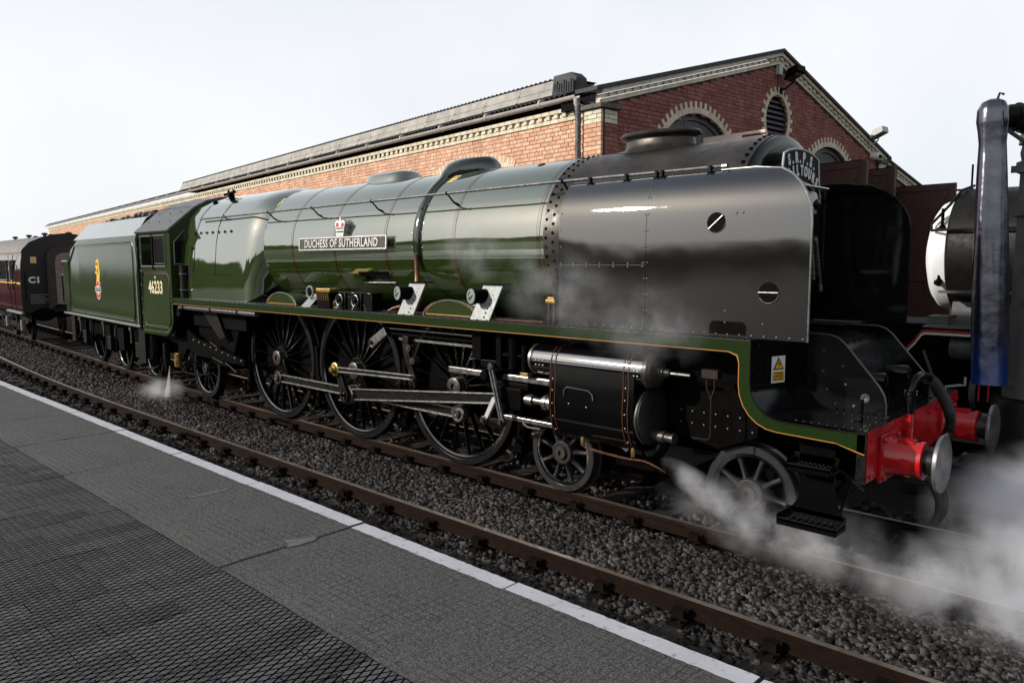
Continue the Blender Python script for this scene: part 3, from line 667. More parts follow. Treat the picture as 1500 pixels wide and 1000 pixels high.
for k in range(9):
    z = 5.5+.125*k; e = ((z-6.02)/.60)**2
    if e < .97:
        h = .52*math.sqrt(1-e); m = MB(); m.add([(6.38-h,-.05,z-.05),(6.38+h,-.05,z-.05),(6.38+h,-.17,z+.06),(6.38-h,-.17,z+.06),(6.38-h,-.05,z-.03),(6.38+h,-.05,z-.03),(6.38+h,-.17,z+.08),(6.38-h,-.17,z+.08)], [(0,3,2,1),(4,5,6,7),(0,1,5,4),(1,2,6,5),(2,3,7,6),(3,0,4,7)])
        obj('slat', put(FG, m), K['fanlight'], lo, smooth=0)
# doorway darkness: inside walls of the shed and roof
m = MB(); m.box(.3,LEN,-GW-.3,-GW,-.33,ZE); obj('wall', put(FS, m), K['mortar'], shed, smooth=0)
m = MB(); b1 = FG @ Vector((0,0,0)); 
def roofpt(t, s_, z): return tuple(FG @ Vector((t, 0, z)) + sd*s_)
m.add([roofpt(-.05,.3,5.62),roofpt(APX[0],.3,7.36),roofpt(APX[0],LEN,7.36),roofpt(-.05,LEN,5.62),roofpt(GW,.3,5.42),roofpt(GW,LEN,5.42)], [(0,1,2,3),(1,4,5,2)])
obj('roof', m, K['roofdark'], shed, smooth=0)
# lean-to beyond the gable on the right
m = MB(); m.add([(GW,-.012,-.33),(GW+3.4,-.012,-.33),(GW+3.4,-.012,4.55),(GW,-.012,5.35),(GW,-.33,-.33),(GW+3.4,-.33,-.33),(GW+3.4,-.33,4.55),(GW,-.33,5.35)], [(0,1,2,3),(4,7,6,5),(3,2,6,7),(0,4,5,1),(0,3,7,4),(1,5,6,2)])
obj('annex_wall', put(FG, m), K['mortar'], shed, smooth=0)
rr = random.Random(77); big = MB(); z = 2.5; k = 0
while z < 5.3:
    t = GW+.03-(.12 if k%2 else 0)
    while t < GW+3.3:
        a, b = max(t,GW+.03), t+.231
        if z < 5.35-(.8/3.4)*(b-GW)-.1: big.r = rr.random(); big.add([FG @ Vector(p) for p in ((a,-.02,z),(b,-.02,z),(b,-.02,z+.074),(a,-.02,z+.074),(a,.002,z),(b,.002,z),(b,.002,z+.074),(a,.002,z+.074))], [(4,5,6,7),(0,1,5,4),(1,2,6,5),(2,3,7,6),(3,0,4,7)])
        t += .241
    z += CH; k += 1
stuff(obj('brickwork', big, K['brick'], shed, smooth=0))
def rk2(t): return 5.40-(.8/3.4)*(t-GW)
for row, (d0, d1, out, p) in enumerate(((-.06,.02,.05,.235),(.03,.10,.07,.118),(.11,.19,.10,.235))):
    n = int(3.5/p)
    for i in range(n):
        if row == 1 and i%2: continue
        t0, t1 = GW+.05+3.4*i/n+.004, GW+.05+3.4*(i+1)/n-.004; m = MB(); m.r = random.random()
        m.add([(t0,-.05,rk2(t0)+d0),(t1,-.05,rk2(t1)+d0),(t1,-.05,rk2(t1)+d1),(t0,-.05,rk2(t0)+d1),(t0,out,rk2(t0)+d0),(t1,out,rk2(t1)+d0),(t1,out,rk2(t1)+d1),(t0,out,rk2(t0)+d1)], [(0,3,2,1),(4,5,6,7),(0,1,5,4),(1,2,6,5),(2,3,7,6),(3,0,4,7)])
        obj('brick', put(FG, m), K['ybrick'], shed, smooth=0)
m = MB(); a, b = GW+.05, GW+3.6
m.add([(a,-4,rk2(a)+.20),(b,-4,rk2(b)+.20),(b,-4,rk2(b)+.26),(a,-4,rk2(a)+.26),(a,.15,rk2(a)+.20),(b,.15,rk2(b)+.20),(b,.15,rk2(b)+.26),(a,.15,rk2(a)+.26)], [(0,3,2,1),(4,5,6,7),(0,1,5,4),(1,2,6,5),(2,3,7,6),(3,0,4,7)])
obj('annex_roof', put(FG, m), K['roofdark'], shed, smooth=0)
# gutter, downpipe
m = MB(); N = 10; G = []
for t in (.45, LEN+.1): G.append([(t, .20+.075*math.cos(PI+PI*i/N), 5.80+.075*math.sin(PI+PI*i/N)) for i in range(N+1)]+[(t, .20+.068*math.cos(2*PI-PI*i/N), 5.80+.06*math.sin(2*PI-PI*i/N)) for i in range(N+1)])
m.loft(G, cap=True); t = 1.5
gut = obj('gutter', put(FS, m), K['gutter'], shed)
while t < LEN:
    m = MB(); m.cyl((t-.025,.20,5.797),(t+.025,.20,5.797),.084,n=14); obj('gutter_joint', put(FS, m), K['gutter'], gut); t += 1.82
m = MB(); m.tube([(.46,.20,5.74),(.46,.20,5.66),(.46,.16,5.60)], .062, n=12); obj('gutter_outlet', put(FS, m), K['gutter'], shed)
m = MB(); m.cyl((.46,.16,5.62),(.46,.16,-.3),.055,n=14); dp = obj('downpipe', put(FS, m), K['pipe'], shed)
for z in (5.56, 3.7, 1.9):
    m = MB(); m.cyl((.46,.16,z-.05),(.46,.16,z+.05),.068,n=14); m.box(.40,.55,.02,.10,z-.02,z+.02); obj('pipe_collar', put(FS, m), K['pipe'], dp)
m = MB(); m.box(.55,.95,-.1,.16,5.56,5.72); obj('eaves_gap', put(FS, m), K['soot'], shed, smooth=0)
# corrugated eaves edge, two courses of flat sheet above and a corrugated ridge
vent = thing('roof_monitor', 'low raised strip of pale sheeting along the brick shed roof edge', 'roof sheeting', tuple(CO))
def corr(t0, t1, y0, z0, y1, z1, amp, per):
    m = MB(); n = int((t1-t0)/per*4); A = []; B = []
    for i in range(n+1):
        t = t0+(t1-t0)*i/n; w = amp*math.sin(2*PI*(t-t0)/per); A.append((t,y0,z0+w)); B.append((t,y1,z1+w))
    C_ = [(p[0],p[1],p[2]-.012) for p in A]
    m.loft([C_, A, B], closed=False); return put(FS, m)
obj('corrugated_sheet', corr(.75, LEN, .15, 5.90, -.7, 6.02, .028, .15), K['roofdark'], vent)
for row, (y0, z0, y1, z1) in enumerate(((-.02,5.985,-.08,6.115),(-.09,6.125,-.16,6.31))):
    t = 1.35; k = 0
    while t < 27.6:
        L = 1.22; m = MB(); e = min(t+L-.01, 27.6)
        m.add([(t,y0,z0),(e,y0,z0),(e,y1,z1),(t,y1,z1),(t,y0-.03,z0),(e,y0-.03,z0),(e,y1-.03,z1),(t,y1-.03,z1)], [(0,1,2,3),(4,7,6,5),(0,4,5,1),(1,5,6,2),(2,6,7,3),(3,7,4,0)])
        m.box(t-.02,t+.02,y0-.005,y0+.014,z0+.0,z0+.03); obj('roof_sheet', put(FS, m), K['roofing'], vent, smooth=0); t += L; k += 1
obj('corrugated_ridge', corr(1.30, 27.6, -.15, 6.34, -1.2, 6.36, .022, .15), K['roofdark'], vent)
m = MB(); m.box(1.3,27.6,-1.2,-.19,5.9,6.30); obj('monitor_core', put(FS, m), K['roofdark'], vent, smooth=0)
m = MB(); m.add([(.70,.02,5.93),(1.34,.06,5.93),(1.34,.0,6.34),(.85,-.02,6.34),(.70,-.02,6.22),(.70,-.3,5.93),(1.34,-.3,5.93),(1.34,-.3,6.34),(.85,-.3,6.34),(.70,-.3,6.22)], [(0,1,2,3,4),(9,8,7,6,5),(0,4,9,5),(4,3,8,9),(3,2,7,8),(2,1,6,7)])
ve = obj('verge_panel', put(FS, m), K['roofdark'], vent, smooth=0)
for k in range(9):
    m = MB(); t = .74+.068*k; m.cyl((t,.035,5.94),(t,.03,6.17+.03*math.sin(k*2)),.026,n=8); obj('corrugation', put(FS, m), K['roofdark'], ve)
# shed door leaves, standing open
def leaf(label, t, L, ztop, ang=0, boards=8, brace=True, edge=None):
    o = CO+FG @ Vector((t, .06, 0)); d = thing('shed_door', label, 'door', (o.x, o.y, -.3), math.atan2(gn.y, gn.x)+ang, 'open shed doors')
    H = ztop+.3; w = L/boards
    for i in range(boards):
        m = MB(); m.box(w*i+.004,w*(i+1)-.004,-.03+random.uniform(-.002,.002),.03,.02,H-.15); obj('plank', m, K['door'], d, smooth=0)
    m = MB(); m.box(0,L,-.055,.05,H-.17,H); obj('rail', m, K['door'], d, smooth=0, bev=.006)
    m = MB(); m.box(0,L,-.055,.05,2.3,2.48); obj('rail', m, K['door'], d, smooth=0, bev=.006)
    m = MB(); m.box(L-.13,L+.01,-.062,.058,.0,H+.01); obj('stile', m, K['door'], d, smooth=0, bev=.006)
    if brace:
        m = MB(); m.prism([(.15,2.5),(.32,2.5),(L-.14,H-.19),(L-.30,H-.19)], 'y', -.050, -.020); obj('brace', m, K['door'], d, smooth=0)
    m = MB(); m.box(0,L,-.06,.055,H+.003,H+.02); obj('top_strip', m, K['soot'], d, smooth=0)
leaf('open brown shed door with diagonal brace beside the right arch', 7.65, 1.62, 5.02)
leaf('narrow open brown shed door of plain upright boards, past the braced door', 10.85, .98, 5.14, brace=False, boards=5)
leaf('tall open brown shed door with diagonal brace at the annex end', 13.0, 1.80, 4.80)
o = CO+FG @ Vector((3.2, .06, 0)); pb = thing('timber_board', 'faded pink timber board propped above the smokebox by the left arch', 'board', (o.x,o.y,0), math.atan2(gn.y,gn.x))
m = MB(); m.box(.05,1.52,-.03,.03,5.08,5.27); obj('board', m, K['pinkboard'], pb, smooth=0, bev=.006); m = MB(); m.box(1.0,1.52,-.04,-.03,5.17,5.21); obj('cleat', m, K['door'], pb, smooth=0)
m = MB(); m.box(.1,.2,-.04,.04,-.3,5.08); m.box(1.36,1.46,-.04,.04,-.3,5.08); obj('post', m, K['door'], pb, smooth=0)
# gable fittings
def flood(label, t, z, pale, rz):
    o = CO+FG @ Vector((t, 0, z)); L = thing('floodlight', label, 'floodlight', tuple(o), math.atan2(gn.y,gn.x)+rz)
    c = K['lampwhite'] if pale else K['soot']
    m = MB(); m.tube([(0,0,-.1),(.15,0,-.06),(.34,0,.05),(.36,0,.14)], .022, n=8); m.box(-.02,.03,-.06,.06,-.18,-.02); obj('bracket', m, c, L)
    m = MB(); m.add([(.18,-.2,.10),(.55,-.2,.26),(.52,-.2,.42),(.26,-.2,.34),(.18,.2,.10),(.55,.2,.26),(.52,.2,.42),(.26,.2,.34)], [(0,1,2,3),(7,6,5,4),(0,4,5,1),(1,5,6,2),(2,6,7,3),(3,7,4,0)]); h = obj('lamp_housing', m, c, L, smooth=0, bev=.015)
    m = MB(); m.add([(.225,-.17,.113),(.52,-.17,.24),(.52,.17,.24),(.225,.17,.113)], [(0,1,2,3)]); obj('lamp_glass', m, K['glass'], h, smooth=0)
flood('black floodlight on the gable above the round louvre', 6.5, 6.84, False, 0)
flood('pale floodlight on a bracket near the right end of the gable', 11.3, 5.95, True, 0)
o = CO+FG @ Vector((11.62,0,5.62)); cc = thing('security_camera', 'small white security camera on the gable under the pale floodlight', 'camera', tuple(o), math.atan2(gn.y,gn.x))
m = MB(); m.lathe((.02,0,0),(1,0,-.1),[(0,.08),(.05,.08),(.16,.11),(.24,.10),(.26,.0)],n=16); obj('camera_housing', m, K['white'], cc); m = MB(); m.sphere((.28,0,-.03),.06); obj('camera_dome', m, K['glass'], cc)
o = CO+FG @ Vector((6.34,0,7.18)); cb = thing('junction_box', 'small grey junction box with conduit under the gable peak', 'electrical box', tuple(o), math.atan2(gn.y,gn.x))
m = MB(); m.box(0,.1,-.08,.08,-.1,.12); obj('box', m, K['lampwhite'], cb, smooth=0, bev=.008); m = MB(); m.cyl((.02,0,-.1),(.02,0,-.5),.014,n=8); obj('conduit', m, K['pipe'], cb)
# ------------------------------------------------------------------ green express locomotive (x along the track, rail head at z 0, front bogie axle at x 0)
loco = thing('steam_locomotive', 'green and black express steam locomotive with smoke deflectors and a nameplate', 'locomotive', (0,0,0))
def ringv(m, prof, n=48, ax='y'):          # closed profile (t, r) turned about the y axis
    k = len(prof); vs = []
    for i in range(n):
        c, s = math.cos(2*PI*i/n), math.sin(2*PI*i/n)
        for t, r in prof: vs.append((r*s, t, r*c) if ax == 'y' else (t, r*s, r*c))
    fs = [(i*k+j, ((i+1)%n)*k+j, ((i+1)%n)*k+(j+1)%k, i*k+(j+1)%k) for i in range(n) for j in range(k)]
    return m.add(vs, fs)
WH = {}
def wheel_meshes(key, Rw, nsp, hub, spw, tyre=.07, rimd=.055, boss=None, out=.03):
    m = MB(); ringv(m, [(.065,Rw-tyre),(.065,Rw+.026),(.045,Rw+.028),(.032,Rw+.004),(-.058,Rw-.004),(-.065,Rw-.012),(-.065,Rw-tyre)], 64); ty = mesh_of('tyre', m, K['bogierim'] if key == 'bog' else K['rim'], 30)
    m = MB(); ringv(m, [(.05,Rw-tyre-rimd),(.05,Rw-tyre),(-.058,Rw-tyre),(-.058,Rw-tyre-rimd*.7),(-.045,Rw-tyre-rimd)], 64); ri = mesh_of('rim', m, K['wheelrim'], 30)
    m = MB(); r0, r1 = hub*.9, Rw-tyre-rimd*.7; w0, w1 = spw*1.25, spw*.85
    rings = []
    for r, w, d in ((r0,w0,.055),(r0+.06,w0*.8,.042),(r1-.05,w1,.034),(r1,w1*1.7,.04)):
        rings.append([(w*math.cos(2*PI*i/10), -.004+d*math.sin(2*PI*i/10), r) for i in range(10)])
    m.loft(rings, cap=True); sp_ = mesh_of('spoke', m, K['bogierim'] if key == 'bog' else K['spoke'], 40)
    m = MB(); m.lathe((0,.075,0),(0,-1,0),[(0,hub),(.13,hub),(.15,hub*.92),(.155,hub*.80),(.152,hub*.7)],n=32); hb = mesh_of('hub', m, K['bogierim'] if key == 'bog' else K['black'], 30)
    m = MB(); b = boss or hub*.62; m.lathe((0,-.07,0),(0,-1,0),[(0,b),(out,b),(out+.005,b*.93),(out+.006,b*.38),(out-.018,b*.34),(out-.02,.0)],n=28); bo = mesh_of('axle_end', m, K['axle'], 30)
    WH[key] = (ty, ri, sp_, hb, bo, nsp)
K['wheelrim'] = gloss('wheel_rim_black', (.003,.003,.0033), base=.09, fr=1.6, rough=.22, wav=.02, tint=(.8,.84,.9))
K['cover'] = gloss('dark_green_cover', (.010,.017,.009), base=.05, fr=1.5, rough=.16, wav=.05)
K['spoke'] = gloss('spoke_black', (.002,.002,.0022), base=.02, fr=1.5, rough=.16, wav=.02)
K['axle'] = simple('axle_end_steel', (.07,.06,.055), rough=.42, metal=.7, var=.3, vs=12)
wheel_meshes('drv', 1.0285, 20, .205, .016, boss=.125, out=.075)
wheel_meshes('bog', .457, 9, .145, .030, tyre=.075, rimd=.04, boss=.075)
wheel_meshes('trl', .5715, 11, .125, .019, boss=.085)
wheel_meshes('ten', .648, 12, .125, .019, boss=.085)
def wheel(parent, name, key, x, Rw, side, rot=0, pale=False):
    ty, ri, sp_, hb, bo, nsp = WH[key]
    w = inst(name, ri, parent, (x, side*.745, Rw), (0, rot if side < 0 else -rot, 0 if side < 0 else PI))
    inst('tyre', ty, w); inst('hub', hb, w); inst('axle_end', bo, w)
    for i in range(nsp): inst('spoke', sp_, w, rot=(0, 2*PI*i/nsp, 0))
    return w
DX = (-4.039, -6.249, -8.458); DR = 1.0285
for i, x in enumerate(DX):
    for s in (-1, 1): wheel(loco, 'driving_wheel', 'drv', x, DR, s, rot=.16+.11*i)
    m = MB(); m.cyl((x,-.75,DR),(x,.75,DR),.11,n=16); obj('axle', m, K['frame'], loco)
for x in (0, -2.286):
    for s in (-1, 1): wheel(loco, 'bogie_wheel', 'bog', x, .457, s, rot=.31-x*.2)
    m = MB(); m.cyl((x,-.72,.457),(x,.72,.457),.08,n=14); obj('axle', m, K['frame'], loco)
for s in (-1, 1): wheel(loco, 'trailing_wheel', 'trl', -11.278, .5715, s, rot=.2)
m = MB(); m.cyl((-11.278,-.72,.5715),(-11.278,.72,.5715),.08,n=14); obj('axle', m, K['frame'], loco)
# frames
for s in (-1, 1):
    m = MB(); m.prism([(-12.4,1.25),(-12.4,1.75),(-10,1.9),(.25,1.93),(.25,1.30),(.25,.98),(-.55,.98),(-.8,.8),(-1.5,.8),(-3.0,.66),(-9.2,.66),(-10.2,.9),(-11.2,1.25)], 'y', s*.60, s*.63); obj('frame_plate', m, K['frame'], loco, smooth=0)
    m = MB(); m.prism([(.6,.62),(.15,.78),(-.3,.78),(-.7,.55),(-1.6,.55),(-2.0,.78),(-2.5,.78),(-2.75,.62),(-2.7,.35),(-2.1,.35),(-1.6,.40),(-.7,.40),(-.2,.35),(.35,.35)], 'y', s*.585, s*.60); obj('bogie_frame', m, K['frame'], loco, smooth=0)
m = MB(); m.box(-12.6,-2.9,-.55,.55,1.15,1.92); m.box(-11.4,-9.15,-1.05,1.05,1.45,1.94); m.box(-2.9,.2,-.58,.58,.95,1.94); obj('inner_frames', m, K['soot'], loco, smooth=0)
# ash pan and rear frame
m = MB(); m.prism([(-9.35,1.88),(-11.4,1.90),(-11.3,1.25),(-10.6,.75),(-9.9,.75)], 'y', -.98, .98); obj('ash_pan', m, K['frame'], loco, smooth=0)
m = MB(); m.prism([(-12.75,1.45),(-11.75,1.50),(-11.62,1.56),(-11.45,1.52),(-11.25,1.35),(-10.9,1.22),(-9.1,.96),(-9.1,.86),(-10.9,.90),(-11.35,1.0),(-11.62,.70),(-11.75,.70),(-11.75,1.05),(-12.2,1.12),(-12.75,1.15)], 'y', -1.14, -1.10)
tr = obj('trailing_truck_frame', m, K['frame'], loco, smooth=0)
for k in range(9):
    m = MB(); m.dome((-11.05+.23*k,-1.14,1.18-.030*k),(0,-1,0),.018); obj('rivet', m, K['steel'], tr)
m = MB(); m.prism([(-10.9,1.85),(-10.2,1.80),(-9.85,1.30),(-10.05,1.25)], 'y', -1.10, -1.02); obj('ash_pan_plate', m, K['ironblack'], loco, smooth=0)
m = MB(); m.cyl((-11.72,-1.16,.62),(-11.72,-1.16,.86),.075,n=12); m.cyl((-11.72,-1.23,.70),(-11.72,-1.09,.70),.05,n=10); m.box(-11.80,-11.64,-1.19,-1.10,.60,.88); obj('injector_valve', m, K['brass'], loco)
m = MB(); m.tube([(-11.70,-1.15,.66),(-11.5,-1.12,.52),(-11.1,-1.1,.50),(-10.6,-1.05,.56)], .022); obj('injector_pipe', m, K['frame'], loco)
m = MB(); m.tube([(-11.48,-1.22,1.62),(-11.45,-1.22,1.76),(-11.30,-1.23,1.80),(-11.0,-1.24,1.80),(-8.4,-1.24,1.795)], .052, n=12); hp = obj('exhaust_pipe', m, K['lagging'], loco)
for xx in (-11.12,-10.0,-9.0):
    m = MB(); m.cyl((xx-.02,-1.24,1.797),(xx+.02,-1.24,1.797),.060,n=12); obj('pipe_clip', m, K['soot'], hp)
for a, b in (((-10.4,-1.12,1.18),(-9.5,-1.12,.93)),((-10.3,-1.13,.90),(-9.9,-1.13,.84)),((-9.8,-1.13,.85),(-9.4,-1.13,.72))):
    m = MB(); m.cyl(a,b,.014,n=8); obj('pull_rod', m, K['ironblack'], loco)

# boiler, clad in sheets
def bo(x):
    if x > -4.6: return .968, 2.896
    u = min(1, (-4.6-x)/4.0); return .968+.045*u, 2.896-.025*u
m = MB(); NB = 72; rings = []
for x in np.linspace(-2.36, -8.70, 40):
    r, zc = bo(x); rings.append([(x, r*math.sin(2*PI*i/NB), zc+r*math.cos(2*PI*i/NB)) for i in range(NB)])
m.loft(rings, cap=True); boiler = obj('boiler', m, K['green'], loco, smooth=50)
def band(x, w=.018, mat='blackline', pr=.004):
    r, zc = bo(x); m = MB(); P = [(x-w,r-.005),(x-w,r+pr),(x+w,r+pr),(x+w,r-.005)]; vs = []
    n = 72; k = 4
    for i in range(n):
        c, s = math.cos(2*PI*i/n), math.sin(2*PI*i/n)
        for t, rr in P: vs.append((t, rr*s, zc+rr*c))
    m.add(vs, [(i*k+j, ((i+1)%n)*k+j, ((i+1)%n)*k+(j+1)%k, i*k+(j+1)%k) for i in range(n) for j in range(k)])
    return m
for x in (-2.52,-3.92,-5.30,-6.52,-7.66):
    b = obj('boiler_band', band(x), K['bandblack'], boiler, smooth=50)
    for d in (-.022,.022): obj('lining', band(x+d, .0045, pr=.0052), K['bandorange'], b, smooth=50)
# smokebox with rivet rings, saddle, front and door
SB = .972
m = MB(); m.lathe((-2.44,0,2.896),(1,0,0),[(0,SB),(2.22,SB),(2.30,SB)],n=72); smokebox = obj('smokebox', m, K['smokebox'], loco, smooth=50)
m = MB(); m.dome((0,0,0),(0,0,1),.020); RIV = mesh_of('rivet', m, K['soot'])
for x in (-2.40,-2.30,-.20):
    for i in range(60):
        a = 2*PI*(i+.5*(x==-2.30))/60; inst('rivet', RIV, smokebox, (x, SB*math.sin(a), 2.896+SB*math.cos(a)), (-a, 0, 0), (1,1,1) if x < -1 else (1.2,1.2,1.2))
m = MB(); m.lathe((-.14,0,2.896),(1,0,0),[(0,SB-.01),(.035,SB-.015),(.055,SB-.05),(.062,SB-.10),(.065,.76)],n=64); obj('smokebox_front', m, K['black'], smokebox, smooth=40)
m = MB(); m.lathe((-.08,0,2.84),(1,0,0),[(0,.76),(.05,.75),(.09,.66),(.14,.45),(.165,.22),(.17,.0)],n=56); door = obj('smokebox_door', m, K['black'], smokebox, smooth=40)
for z in (3.2, 2.5):
    m = MB(); m.tube([(.0,.7,z),(.06,.45,z),(.10,.1,z),(.10,-.25,z)], .028, n=6); obj('door_strap', m, K['black'], door)
m = MB(); m.tube([(-.02,-.55,3.36),(.10,-.54,3.36),(.10,.54,3.36),(-.02,.55,3.36)], .016); obj('door_handrail', m, K['steel'], door)
m = MB(); m.cyl((.09,0,2.84),(.22,0,2.84),.03,n=10); m.cyl((.18,0,2.84),(.18,.07,2.45),.014,n=8); m.cyl((.22,0,2.84),(.22,.14,2.40),.014,n=8); m.cyl((.22,.14,2.40),(.22,.15,2.34),.02,n=8); obj('door_handle', m, K['steel'], door)
m = MB(); m.box(.090,.10,-.34,.34,3.05,3.19); np_ = obj('number_plate', m, K['blackline'], door, smooth=0)
t = inst('numerals', text_mesh('numerals','46233',K['white'],.17,.003,sx=.95,bold=.004), np_, (.1035,0,3.12), (PI/2,0,PI/2))
m = MB(); m.box(.13,.16,.30,.36,2.55,3.32); m.box(.08,.16,.31,.35,3.2,3.25); obj('lamp_iron', m, K['black'], door, smooth=0)
m = MB(); m.prism([(-1.05,1.98),(-.75,2.3),(-.6,2.5),(.6,2.5),(.75,2.3),(1.05,1.98)], 'x', -2.35, -.2); obj('smokebox_saddle', m, K['soot'], loco, smooth=0)
# chimney
def oval(x0, L, W, z, n=40): return [(x0+L*math.cos(2*PI*i/n), W*math.sin(2*PI*i/n), z) for i in range(n)]
m = MB(); cx = -1.56; sections = []
for L, W, z in ((.56,.36,3.74),(.44,.28,3.865),(.42,.255,3.91),(.415,.25,3.965),(.44,.27,3.99),(.485,.31,4.005),(.49,.315,4.024),(.47,.30,4.044),(.42,.25,4.050),(.38,.22,4.00)):
    ring_ = oval(cx, L, W, z)
    if z < 3.8: ring_ = [(x, y, 2.896+math.sqrt(SB*SB-y*y)+.004) for x,y,_ in ring_]
    sections.append(ring_)
m.loft(sections, cap=True); ch = obj('chimney', m, K['smokebox'], smokebox, smooth=40)
m = MB(); m.lathe((-.62,0,3.872),(0,0,1),[(0,.001)],n=4,cap=False) if False else None
# smoke deflectors
CS = [(-1.275,1.975),(-1.275,2.25),(-1.275,2.55),(-1.275,2.80),(-1.272,2.95),(-1.262,3.08),(-1.240,3.19),(-1.205,3.28),(-1.155,3.36),(-1.09,3.42),(-1.03,3.455)]
def dfront(z): # front edge with a big rounded top corner
    if z < 2.98: return .69
    u = (z-2.98)/(3.455-2.98); return .69-.52*(1-math.sqrt(max(0,1-u*u)))-.02*u
def deflector(side):
    nx = 26; m = MB(); outer = []; inner_ = []
    def P(y,z,off): return (y+off)
    for (y,z) in CS:
        xf = dfront(z) if z < 3.45 else .08; row = []
        for i in range(nx+1): row.append(xf+( -1.955-xf)*i/nx)
        outer.append([(x, -side*(y), z) for x in row]); inner_.append([(x, -side*(y+.014), z-.006*(z>3)) for x in row])
    w = nx+1; k = len(CS); vs = [p for r in outer for p in r]+[p for r in inner_ for p in r]; b = w*k; fs = []
    for j in range(k-1):
        for i in range(nx):
            fs.append((j*w+i, j*w+i+1, (j+1)*w+i+1, (j+1)*w+i)); fs.append((b+j*w+i, b+(j+1)*w+i, b+(j+1)*w+i+1, b+j*w+i+1))
    for j in range(k-1):
        fs += [(j*w, (j+1)*w, b+(j+1)*w, b+j*w), (j*w+nx, b+j*w+nx, b+(j+1)*w+nx, (j+1)*w+nx)]
    for i in range(nx):
        fs += [(i, b+i, b+i+1, i+1), ((k-1)*w+i, (k-1)*w+i+1, b+(k-1)*w+i+1, b+(k-1)*w+i)]
    m.add(vs, fs); d = obj('smoke_deflector', m, K['deflector'], loco, smooth=40)
    ed = [(dfront(z) if z < 3.45 else .08, -side*y, z) for y,z in CS]+[(-.25,-side*(-1.03),3.456)]
    m = MB(); m.tube(ed, .009, n=8); obj('edge_bead', m, K['rod'] if side < 0 else K['black'], d)
    return d
dn = deflector(-1); deflector(1)
def cs_at(z):
    for (y0,z0),(y1,z1) in zip(CS, CS[1:]):
        if z0 <= z <= z1: return y0+(y1-y0)*(z-z0)/(z1-z0), Vector((0,-(z1-z0),-(y0-y1))).normalized()
    return CS[-1][0], Vector((0,-.4,.9))
def on_def(x, z, h=.0):
    y, n = cs_at(z); return Vector((x, y, z))+n*h, n
m = MB()   # rivets along seams
for z in np.linspace(2.02,3.38,10):
    for dx in (-.016,.016): p_, n_ = on_def(-.885+dx, z, .0); m.dome(p_, n_, .010)
for x in np.linspace(-1.93,-.92,7):
    for dz in (-.016,.016): p_, n_ = on_def(x, 2.60+dz); m.dome(p_, n_, .010)
for z in np.linspace(2.1,3.3,8): p_, n_ = on_def(-1.93, z); m.dome(p_, n_, .010)
for x in np.linspace(-1.7,.65,22): p_, n_ = on_def(x, 1.995); m.dome(p_, n_, .012)
for x, z in ((.03,3.05),(.09,3.05),(-.05,2.10),(.30,2.10),(-.05,2.2),(-.5,2.1)): p_, n_ = on_def(x, z); m.dome(p_, n_, .012)
obj('rivets', m, K['defrivet'], dn)
m = MB()
zz = list(np.linspace(1.99,3.45,16)); m.loft([[tuple(on_def(-.887,z,.0012)[0]) for z in zz],[tuple(on_def(-.883,z,.0012)[0]) for z in zz]], closed=False); obj('panel_seam', m, K['soot'], dn)
m = MB(); m.loft([[(-1.95,-1.2765,2.598),(-.885,-1.2765,2.598)],[(-1.95,-1.2765,2.603),(-.885,-1.2765,2.603)]], closed=False); obj('panel_seam', m, K['defrivet'], dn)
for x, z, tilt in ((-.16,2.975,.7),(.345,2.37,0)):
    c, n_ = on_def(x, z, .002); y = c.y
    m = MB(); m.lathe(c, n_, [(0,.088),(.002,.088),(.003,.0)], n=32); h = obj('peephole', m, K['soot'], dn)
    m = MB(); dv = Vector((math.cos(tilt),0,math.sin(tilt)))*.088; m.cyl(c-dv+n_*.006, c+dv+n_*.006, .009, n=8); obj('peephole_bar', m, K['steel'], h)
    m = MB(); m.tube([c+n_*.003+Vector((math.cos(a),0,math.sin(a)))*.09 for a in np.linspace(R(-150),R(-10),16)], .006, n=6); obj('peephole_rim', m, K['steel'], h)
m = MB(); m.prism([(-.20,1.995),(.15,1.995),(.15,2.08),(.12,2.11),(-.17,2.11),(-.20,2.08)], 'y', -1.2775, -1.272); obj('step_opening', m, K['soot'], dn, smooth=0)
# handrails
def hrail(x): return (-1.02-.0*x, 3.475-.002*max(0,-2.2-x))
pts = [(x, -1.03 if x > -2.0 else -1.04, 3.485-(.007*(-2.2-x) if x < -2.2 else 0)) for x in (-.22,-1.0,-2.0,-3.0,-4.0,-5.5,-7,-8.5,-9.8,-10.75)]
m = MB(); m.tube(pts, .016, n=8); m.cyl((-.24,-1.03,3.485),(-.19,-1.03,3.485),.028,n=10); hr = obj('handrail', m, K['steelrail'], loco)
for x in (-2.1,-3.95,-5.5,-7.0,-8.3,-9.8):
    z = 3.485-(.007*(-2.2-x) if x < -2.2 else 0)
    m = MB(); m.tube([(x,-1.04,z),(x-.0,-.93,z-.10),(x-.0,-.82,z-.14)], [.010,.012,.022], n=8); m.sphere((x,-1.04,z),.024,10,6); obj('handrail_stanchion', m, K['soot'], hr)
for x in (-1.72,-1.27,-.92,-.86,-.35):
    m = MB(); m.box(x-.012,x+.012,-1.075,-1.03,3.43,3.50); m.add([(x-.014,-1.10,3.36),(x+.014,-1.10,3.36),(x+.014,-1.045,3.46),(x-.014,-1.045,3.46),(x-.014,-1.14,3.36),(x+.014,-1.14,3.36),(x+.014,-1.06,3.462),(x-.014,-1.06,3.462)], [(0,3,2,1),(4,5,6,7),(0,1,5,4),(1,2,6,5),(2,3,7,6),(3,0,4,7)]); obj('handrail_clip', m, K['black'], hr, smooth=0)
